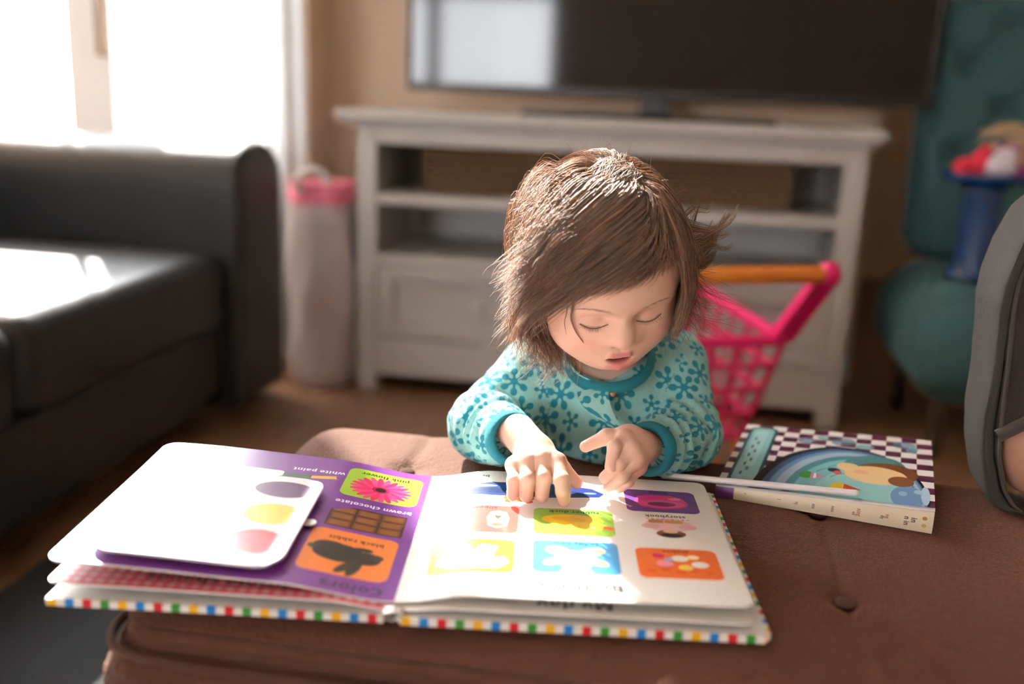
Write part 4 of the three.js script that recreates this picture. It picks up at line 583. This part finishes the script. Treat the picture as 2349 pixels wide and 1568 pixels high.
  let nv = 0, ni = 0; for (const s of strands) { nv += s.pts.length * 3; ni += (s.pts.length - 1) * 18; }
  const pos = new Float32Array(nv * 3), nor = new Float32Array(nv * 3), col = new Float32Array(nv * 3), idx = new Uint32Array(ni); let a = 0, b = 0;
  const T = V(0, 0, 0), B1 = V(0, 0, 0), B2 = V(0, 0, 0), up = V(0.31, 0.77, 0.56);
  for (const s of strands) { const n = s.pts.length, k = 0.7 + 0.75 * r(), g = 0.9 + 0.2 * r(), bl = r() < 0.4 ? 2.1 : 1, c = [0.27 * k * bl, 0.165 * k * g * bl, 0.1 * k * g * g * bl]; const world = s.pts.map((q) => q.clone().applyMatrix4(headM)); const a0 = a;
    for (let i = 0; i < n; i++) { T.copy(world[Math.min(i + 1, n - 1)]).sub(world[Math.max(i - 1, 0)]).normalize(); B1.crossVectors(T, up).normalize(); B2.crossVectors(T, B1); const w = s.w * (1 - 0.7 * (i / (n - 1)) ** 2);
      for (let j = 0; j < 3; j++) { const an = (j / 3) * 2 * PI, cx = Math.cos(an), sx = Math.sin(an), q = world[i]; const nx = B1.x * cx + B2.x * sx, ny = B1.y * cx + B2.y * sx, nz = B1.z * cx + B2.z * sx; pos.set([q.x + nx * w, q.y + ny * w, q.z + nz * w], a * 3); nor.set([nx, ny, nz], a * 3); col.set(c, a * 3); a++; } }
    for (let i = 0; i < n - 1; i++) for (let j = 0; j < 3; j++) { const p0 = a0 + i * 3 + j, p1 = a0 + i * 3 + ((j + 1) % 3), p2 = p0 + 3, p3 = p1 + 3; idx.set([p0, p1, p2, p1, p3, p2], b); b += 6; } }
  const g = new THREE.BufferGeometry(); g.setAttribute('position', new THREE.BufferAttribute(pos, 3)); g.setAttribute('normal', new THREE.BufferAttribute(nor, 3)); g.setAttribute('color', new THREE.BufferAttribute(col, 3)); g.setIndex(new THREE.BufferAttribute(idx, 1));
  // scalp layer under the strands
  const cap = netsMesh((x, y, z) => { const l = toL(x, y, z); const e = l.y - hairline(l.x, l.z); return skullish(l.x, l.y, l.z) - (0.0155 * sstep(-0.012, 0.012, e) - 0.0135); }, [-0.18, 0.53, -1.1], [0.05, 0.77, -0.84], 0.0035);
  colourBy(cap, (x, y, z) => { const k = 0.8 + 0.35 * noise(x * 90, y * 30, z * 90); return [0.2 * k, 0.115 * k, 0.066 * k]; });
  part('hair', [g, cap], mat({ vertexColors: true, roughness: 0.7, ior: 1.55, transmission: 0.6, thickness: 0 }), child, 'wispy brown hair glowing in the sun');
  // lashes and brows
  const LH = (x, y, z) => V(x, y, z).applyMatrix4(headM), lashes = [], brows = [];
  for (const s of [-1, 1]) { const edge = (t) => { const ex = lerp(-1.02, 1.02, t), x = EYE[0] + ex * 0.0125, y = EYE[1] - 0.0068 + 0.0042 * ex * ex; let z = 0.08; while (z > 0.03 && headF(x, y + 0.0016, z) > 0.0001) z -= 0.0001; return [s * x, y, z + 0.0002]; };
    const line = []; for (let i = 0; i <= 16; i++) { const e = edge(i / 16); line.push(LH(e[0], e[1], e[2] + 0.0004)); } lashes.push(tube(line, 0.00036, 32, 5));
    for (let i = 0; i < 34; i++) { const t = 0.08 + 0.88 * ((i + r() * 0.5) / 34), e = edge(t), o = (lerp(-0.3, 0.6, t) + (r() - 0.5) * 0.8) * s, k = 0.5 + 0.6 * r(); lashes.push(tube([LH(e[0], e[1], e[2]), LH(e[0] + o * 0.0014 * k, e[1] - 0.0016 * k, e[2] + 0.0016 * k), LH(e[0] + o * 0.003 * k, e[1] - 0.0024 * k, e[2] + 0.0034 * k)], 0.00007, 5, 3)); }
    for (let i = 0; i < 90; i++) { const t = r(), x = lerp(0.011, 0.04, t), y = 0.0115 + 0.0045 * Math.sin(t * 2.4) + (r() - 0.5) * 0.0035 * (1.2 - t); let z = 0.085; while (z > 0.02 && headF(x, y, z) > 0.0001) z -= 0.0004; const z2 = z; const x2 = x + 0.004, y2 = y + 0.0012 - 0.003 * t; let zz = 0.085; while (zz > 0.02 && headF(x2, y2, zz) > 0.0003) zz -= 0.0004; brows.push(tube([LH(s * x, y, z2), LH(s * (x + x2) / 2, (y + y2) / 2, (z2 + zz) / 2 + 0.0004), LH(s * x2, y2, zz + 0.0002)], 0.00006, 3, 3)); } }
  part('eyelashes', lashes, mat({ color: [0.1, 0.05, 0.03], roughness: 0.7 }), child); part('eyebrows', brows, mat({ color: [0.52, 0.33, 0.23], roughness: 0.8 }), child);
}
// ---------------------------------------------------------------- toy shopping cart
{ const t = thing('toy_shopping_cart', 'pink plastic toy shopping cart with orange handle behind the child', 'toy cart', [0.085, 0, -1.86], THREE.MathUtils.degToRad(25));
  const pink = mat({ color: [0.86, 0.05, 0.2], roughness: 0.4, transmission: 0.25, thickness: 0 }), hot = mat({ color: [0.87, 0.012, 0.19], roughness: 0.35 }), orange = mat({ color: [0.82, 0.25, 0.03], roughness: 0.4 });
  const bar = (a, b, w, h) => { const A = V(...a), B = V(...b), L = A.distanceTo(B), g = new RoundedBoxGeometry(w, L, h, 2, Math.min(w, h) * 0.3); g.applyQuaternion(new THREE.Quaternion().setFromUnitVectors(V(0, 1, 0), B.clone().sub(A).normalize())); const m = A.clone().add(B).multiplyScalar(0.5); return g.translate(m.x, m.y, m.z); };
  part('handle', tube([[-0.128, 0.512, 0.13], [0, 0.512, 0.13], [0.128, 0.512, 0.13]], 0.0155, 12, 20), orange, t);
  for (const s of [-1, 1]) { part('handle_end', lathe([[0.0001, 0], [0.017, 0], [0.0215, 0.006], [0.0215, 0.022], [0.017, 0.03], [0.0001, 0.03]], 24).rotateZ(PI / 2).translate(s * 0.137 + 0.015, 0.512, 0.13), hot, t); part('arm', [bar([s * 0.112, 0.372, 0.03], [s * 0.128, 0.5, 0.126], 0.04, 0.012), bar([s * 0.131, 0.372, 0.034], [s * 0.147, 0.5, 0.13], 0.007, 0.022), bar([s * 0.093, 0.372, 0.034], [s * 0.109, 0.5, 0.13], 0.007, 0.022)], hot, t); }
  // rim and lattice walls
  const rim = [[-0.122, 0.37, 0.035], [0.122, 0.37, 0.035], [0.1, 0.405, -0.26], [-0.1, 0.405, -0.26]], bot = [[-0.068, 0.17, 0.0], [0.068, 0.17, 0.0], [0.055, 0.17, -0.19], [-0.055, 0.17, -0.19]];
  part('rim', [0, 1, 2, 3].map((i) => bar(rim[i], rim[(i + 1) % 4], 0.02, 0.024)), hot, t);
  const L = (a, b, k) => a.map((v, i) => lerp(v, b[i], k));
  for (let i = 0; i < 4; i++) { const j = (i + 1) % 4, g = []; for (let k = 0; k <= 5; k++) g.push(bar(L(rim[i], rim[j], k / 5), L(bot[i], bot[j], k / 5), 0.013, 0.006)); for (let k = 1; k <= 4; k++) g.push(bar(L(rim[i], bot[i], k / 4), L(rim[j], bot[j], k / 4), 0.012, 0.014)); part('basket_wall', g, pink, t); }
  part('basket_floor', box(-0.066, 0.066, 0.165, 0.175, -0.19, 0.0, 0.003), pink, t);
  part('chassis', [bar([-0.06, 0.165, 0.0], [-0.085, 0.05, 0.03], 0.02, 0.02), bar([0.06, 0.165, 0.0], [0.085, 0.05, 0.03], 0.02, 0.02), bar([-0.05, 0.165, -0.19], [-0.07, 0.05, -0.2], 0.02, 0.02), bar([0.05, 0.165, -0.19], [0.07, 0.05, -0.2], 0.02, 0.02), box(-0.09, 0.09, 0.045, 0.065, 0.02, 0.04, 0.004), box(-0.075, 0.075, 0.045, 0.065, -0.21, -0.19, 0.004), box(-0.04, 0.04, 0.1, 0.166, -0.12, -0.02, 0.01)], orange, t);
  for (const [x, z] of [[-0.095, 0.03], [0.095, 0.03], [-0.08, -0.2], [0.08, -0.2]]) part('wheel', lathe([[0.0001, -0.009], [0.026, -0.009], [0.03, -0.005], [0.03, 0.005], [0.026, 0.009], [0.0001, 0.009]], 24).rotateZ(PI / 2).translate(x, 0.0305, z), hot, t); }

// ---------------------------------------------------------------- teal tufted armchair
const mTealCloth = mat({ color: [0.042, 0.12, 0.13], roughness: 0.85, bumpMap: rep(weaveTex, 10), bumpScale: 0.001, sheen: 0.7, sheenColor: [0.4, 0.75, 0.8], sheenRoughness: 0.45 });
{ const t = thing('armchair', 'teal button-tufted armchair in the dim corner beside the television bench', 'chair', [0.93, 0, -2.62]);
  const rb = (x, y, z, c, h, r) => { const qx = Math.abs(x - c[0]) - h[0] + r, qy = Math.abs(y - c[1]) - h[1] + r, qz = Math.abs(z - c[2]) - h[2] + r; return Math.hypot(Math.max(qx, 0), Math.max(qy, 0), Math.max(qz, 0)) + Math.min(Math.max(qx, qy, qz), 0) - r; };
  const bt = []; for (let j = 0; j < 5; j++) for (let i = -2; i <= 1; i++) bt.push([-0.145 + i * 0.0 + (i + 1) * 0.2 - (j % 2 ? 0.1 : 0), 1.02 - j * 0.11]);
  const inBack = bt.filter(([x, y]) => Math.abs(x) < 0.3);
  const back = (x, y, z) => { const zc = -0.2 - 0.1 * (y - 0.45); let d = rb(x, y, z, [0, 0.75, zc], [0.335, 0.34, 0.085], 0.07); if (z > zc) for (const [bx, by] of inBack) { const e2 = ((x - bx) / 0.03) ** 2 + ((y - by) / 0.03) ** 2; d += 0.035 * Math.exp(-e2); const a = Math.abs(x - bx), b = Math.abs(y - by); if (a < 0.11 && b < 0.12) d += 0.005 * Math.exp(-(((a * 1.1 - b) / 0.012) ** 2)) * (a + b < 0.21 ? 1 : 0.4); } return d; };
  part('backrest', metreUV(netsMesh(back, [-0.38, 0.36, -0.4], [0.38, 1.14, -0.05], 0.009)), mTealCloth, t);
  inBack.forEach(([x, y]) => { const zc = -0.2 - 0.1 * (y - 0.45); const g = new THREE.SphereGeometry(0.014, 14, 10); g.scale(1, 1, 0.5); part('button', g.translate(x, y, zc + 0.05), mTealCloth, t); });
  const fb = [-0.22, 0.0, 0.22]; const seat = (x, y, z) => { let d = rb(x, y, z, [0.01, 0.275, 0.06], [0.4, 0.142, 0.3], 0.125); if (z > 0.1) for (const b of fb) { d += 0.03 * Math.exp(-(((x - b) / 0.03) ** 2) - (((y - 0.395) / 0.03) ** 2)); d += 0.012 * Math.exp(-(((x - b) / 0.018) ** 2)) * (y < 0.41 ? 1 : 0.3); } d += 0.004 * noise(x * 9, y * 9, z * 9); return d; };
  part('seat', metreUV(netsMesh(seat, [-0.45, 0.09, -0.28], [0.45, 0.46, 0.4], 0.009)), mTealCloth, t);
  for (const x of [-0.3, 0.3]) for (const z of [-0.15, 0.25]) part('leg', lathe([[0.0001, 0], [0.013, 0], [0.022, 0.13], [0.0001, 0.14]], 14).translate(x, 0, z), mat({ color: [0.05, 0.03, 0.02], roughness: 0.4 }), t);
}
{ const blue = mat({ color: [0.008, 0.05, 0.17], roughness: 0.25 });
  const t = thing('toy_stand', 'small blue plastic toy stand on the armchair seat, loaded with dolls', 'toy stand', [0.685, 0.417, -2.47]);
  part('pedestal', lathe([[0.0001, 0], [0.062, 0], [0.062, 0.012], [0.046, 0.03], [0.042, 0.2], [0.055, 0.226], [0.0001, 0.228]], 32), blue, t);
  part('tray', lathe([[0.0001, 0.226], [0.085, 0.226], [0.1, 0.23], [0.102, 0.246], [0.097, 0.246], [0.094, 0.236], [0.0001, 0.236]], 40), blue, t);
  const plush = (name, label, pos, f, col, lo, hi, extra) => { const o = thing(name, label, 'toy', pos); const g = netsMesh(f, lo, hi, 0.004); part('body', g, mat({ color: col, roughness: 0.9 }), o); extra?.(o); return o; };
  plush('plush_toy', 'bright red plush toy at the edge of the blue toy stand', [0.635, 0.6535, -2.44], (x, y, z) => smin(smin(ball(x, y, z, [-0.012, 0.022, 0.01], 0.022), ball(x, y, z, [0.022, 0.026, 0], 0.026), 0.012), cone(x, y, z, [0.02, 0.03, 0], [0.035, 0.062, -0.005], 0.02, 0.012), 0.012), [0.75, 0.03, 0.07], [-0.05, -0.005, -0.05], [0.07, 0.09, 0.05], (o) => { for (const s of [-1, 1]) part('eye', new THREE.SphereGeometry(0.003, 8, 6).translate(-0.012 + s * 0.008, 0.028, 0.031), mBlackPlastic, o); });
  plush('plush_toy', 'white and lilac plush toy lying in the middle of the blue toy stand', [0.7, 0.6535, -2.43], (x, y, z) => smin(smin(ell(x, y, z, [0, 0.022, 0], [0.036, 0.022, 0.03]), ball(x, y, z, [0.012, 0.045, -0.006], 0.024), 0.015), cone(x, y, z, [-0.02, 0.03, 0.01], [-0.004, 0.058, 0.004], 0.012, 0.008), 0.01), [0.66, 0.62, 0.72], [-0.05, -0.005, -0.045], [0.055, 0.08, 0.045], (o) => { for (const s of [-1, 1]) part('ear', new THREE.SphereGeometry(0.009, 10, 8).translate(0.012 + s * 0.016, 0.068, -0.006), mat({ color: [0.45, 0.2, 0.4], roughness: 0.9 }), o); });
  plush('doll', 'doll with pale beige hair slumped over the toys on the blue stand', [0.745, 0.656, -2.5], (x, y, z) => smin(smin(ball(x, y, z, [0.0, 0.09, 0.02], 0.028), cone(x, y, z, [0.005, 0.03, 0], [0, 0.07, 0.01], 0.03, 0.018), 0.012), cone(x, y, z, [-0.02, 0.05, 0.015], [-0.055, 0.07, 0.03], 0.011, 0.009), 0.008), [0.62, 0.42, 0.3], [-0.08, -0.005, -0.05], [0.06, 0.13, 0.07], (o) => { const g = []; const r = rng(9); for (let i = 0; i < 60; i++) { const a = r() * 2 * PI, b = r() * 1.4; const s = [Math.cos(a) * Math.sin(b) * 0.028, 0.09 + Math.cos(b) * 0.028, 0.02 + Math.sin(a) * Math.sin(b) * 0.028]; g.push(tube([s, [s[0] * 1.4 - 0.02, s[1] + 0.002, s[2] + 0.01], [s[0] * 1.5 - 0.05, s[1] - 0.03 * r(), s[2] + 0.015]], 0.0016, 6, 4)); } part('hair', g, mat({ color: [0.55, 0.42, 0.25], roughness: 0.6 }), o); part('dress', lathe([[0.02, 0.075], [0.024, 0.05], [0.042, 0.0], [0.038, 0.0]], 20), mat({ color: [0.32, 0.06, 0.22], roughness: 0.8 }), o); }); }

// ---------------------------------------------------------------- adult's foot resting on the ottoman
{ const t = thing('person', 'adult\'s foot in a dark grey suede slipper resting on the ottoman', 'person', [0.014, 0, 0]);
  const Lp = [[0.345, 0.4215], [0.321, 0.4225], [0.306, 0.429], [0.297, 0.443], [0.289, 0.479], [0.287, 0.515], [0.29, 0.548], [0.29, 0.596], [0.289, 0.621], [0.292, 0.645], [0.301, 0.678], [0.315, 0.709], [0.33, 0.727], [0.349, 0.74]];
  const Rp = [[0.36, 0.4225], [0.341, 0.4235], [0.324, 0.43], [0.313, 0.445], [0.303, 0.48], [0.301, 0.516], [0.302, 0.548], [0.302, 0.597], [0.302, 0.621], [0.304, 0.646], [0.313, 0.672], [0.325, 0.698], [0.337, 0.714], [0.354, 0.727]];
  const zNear = -0.955, zFar = -1.045, cz = (zNear + zFar) / 2;
  const wid = (k) => { const s = k / (Lp.length - 1); return 0.031 + 0.014 * sstep(0.15, 0.75, s) - 0.022 * sstep(0.85, 1, s) - 0.01 * sstep(0.1, 0, s); };
  // sole: swept along its length, rounded edge
  const prof = 24, sole = grid((u, v) => { const f = v * (Lp.length - 1), i = Math.min(Lp.length - 2, Math.floor(f)), e = f - i, l = [lerp(Lp[i][0], Lp[i + 1][0], e), lerp(Lp[i][1], Lp[i + 1][1], e)], q = [lerp(Rp[i][0], Rp[i + 1][0], e), lerp(Rp[i][1], Rp[i + 1][1], e)], a = u * 2 * PI, w = wid(f), sx = Math.sign(Math.cos(a)) * Math.abs(Math.cos(a)) ** 0.35, sz = Math.sign(Math.sin(a)) * Math.abs(Math.sin(a)) ** 0.35, k = (1 - sx) / 2; return [lerp(l[0], q[0], k), lerp(l[1], q[1], k), cz - 0.17 * (l[1] - 0.43) + sz * w]; }, 48, 60);
  const cap = (v) => grid((u, r) => { const f = v * (Lp.length - 1), i = Math.min(Lp.length - 2, Math.floor(f)), e = f - i, l = [lerp(Lp[i][0], Lp[i + 1][0], e), lerp(Lp[i][1], Lp[i + 1][1], e)], q = [lerp(Rp[i][0], Rp[i + 1][0], e), lerp(Rp[i][1], Rp[i + 1][1], e)], a = u * 2 * PI, w = wid(f), sx = Math.sign(Math.cos(a)) * Math.abs(Math.cos(a)) ** 0.35 * r, sz = Math.sign(Math.sin(a)) * Math.abs(Math.sin(a)) ** 0.35 * r, k = (1 - sx) / 2; return [lerp(l[0], q[0], k), lerp(l[1], q[1], k), cz - 0.17 * (l[1] - 0.43) + sz * w]; }, 48, 1);
  const mSole = mat({ color: [0.038, 0.036, 0.03], roughness: 0.75, bumpMap: rep(fuzzTex, 3), bumpScale: 0.0008 }), mUp = mat({ color: [0.035, 0.028, 0.027], roughness: 0.95, bumpMap: rep(fuzzTex, 4), bumpScale: 0.0012, sheen: 0.8, sheenColor: [0.5, 0.42, 0.4], sheenRoughness: 0.5 }), mTrim = mat({ color: [0.06, 0.053, 0.048], roughness: 0.95, sheen: 0.6, sheenColor: [0.6, 0.55, 0.5] });
  const slipper = part('slipper', [sole, cap(0), cap(1)], mSole, t, 'dark grey slipper with a thick rubber sole');
  const soleR = (y) => { for (let i = 0; i < Rp.length - 1; i++) if (y >= Rp[i][1] && y <= Rp[i + 1][1]) return lerp(Rp[i][0], Rp[i + 1][0], (y - Rp[i][1]) / (Rp[i + 1][1] - Rp[i][1])); return Rp[Rp.length - 1][0]; };
  const hgt = (y) => 0.075 * Math.sqrt(clamp((0.73 - y) / 0.16)) + 0.012 * sstep(0.6, 0.5, y);
  const upper = (y0, y1, nv, d = 0) => grid((u, v) => { const y = lerp(y0, y1, v), a = u * PI, w = 0.042 * Math.sqrt(clamp((0.733 - y) / 0.09)) + d; const yc = y + 0.055 * Math.sin(a) * sstep(0.62, 0.5, y); return [soleR(y) - 0.002 + Math.sin(a) * (hgt(y) + d), yc, cz - 0.17 * (y - 0.43) + Math.cos(a) * w]; }, 32, nv);
  part('upper', upper(0.505, 0.727, 40), mUp, slipper); part('piping', grid((u, v) => { const y = lerp(0.428, 0.724, v), a = u * 2 * PI; return [soleR(y) + 0.0015 + 0.0022 * Math.cos(a), y, cz - 0.17 * (y - 0.43) + (y > 0.5 ? 0.042 * Math.sqrt(clamp((0.733 - y) / 0.09)) : 0.034 + 0.008 * sstep(0.43, 0.5, y)) + 0.0022 * Math.sin(a)]; }, 8, 60), mTrim, slipper);
  part('fleece_collar', tube([0, 1, 2, 3, 4, 5, 6, 7, 8].map((i) => { const a = (i / 8) * PI, y = 0.5; return [soleR(y) - 0.002 + Math.sin(a) * (hgt(y) + 0.001), y + 0.055 * Math.sin(a) + 0.0, cz - 0.17 * 0.07 + Math.cos(a) * 0.043]; }), 0.0062, 48, 10), mTrim, slipper, 'fuzzy collar of the slipper');
  part('insole', grid((u, v) => { const y = lerp(0.43, 0.56, v); return [soleR(y) + 0.0008, y, cz - 0.17 * (y - 0.43) + (u - 0.5) * 2 * (0.032 + 0.006 * v)]; }, 8, 12), mUp, slipper);
  // foot and leg
  const foot = (x, y, z) => { let d = smin(ball(x, y, z, [0.35, 0.468, -1.0], 0.034), cone(x, y, z, [0.345, 0.5, -1.0], [0.35, 0.66, -1.01], 0.034, 0.026), 0.03); d = smin(d, cone(x, y, z, [0.36, 0.49, -1.0], [0.46, 0.52, -1.0], 0.034, 0.034), 0.03); return smin(d, cone(x, y, z, [0.46, 0.52, -1.0], [0.86, 0.56, -0.99], 0.034, 0.055), 0.02); };
  part('body', netsMesh(foot, [0.3, 0.42, -1.07], [0.93, 0.75, -0.92], 0.005), mat({ color: [0.56, 0.3, 0.21], roughness: 0.5 }), t, 'bare heel and ankle');
  part('trouser_leg', netsMesh((x, y, z) => cone(x, y, z, [0.52, 0.525, -1.0], [0.95, 0.565, -0.99], 0.06, 0.08) + 0.003 * noise(x * 20, y * 20, z * 20), [0.43, 0.42, -1.1], [1.06, 0.66, -0.88], 0.008), mat({ color: [0.02, 0.025, 0.04], roughness: 0.9 }), t);
}
renderer.render(scene, camera);
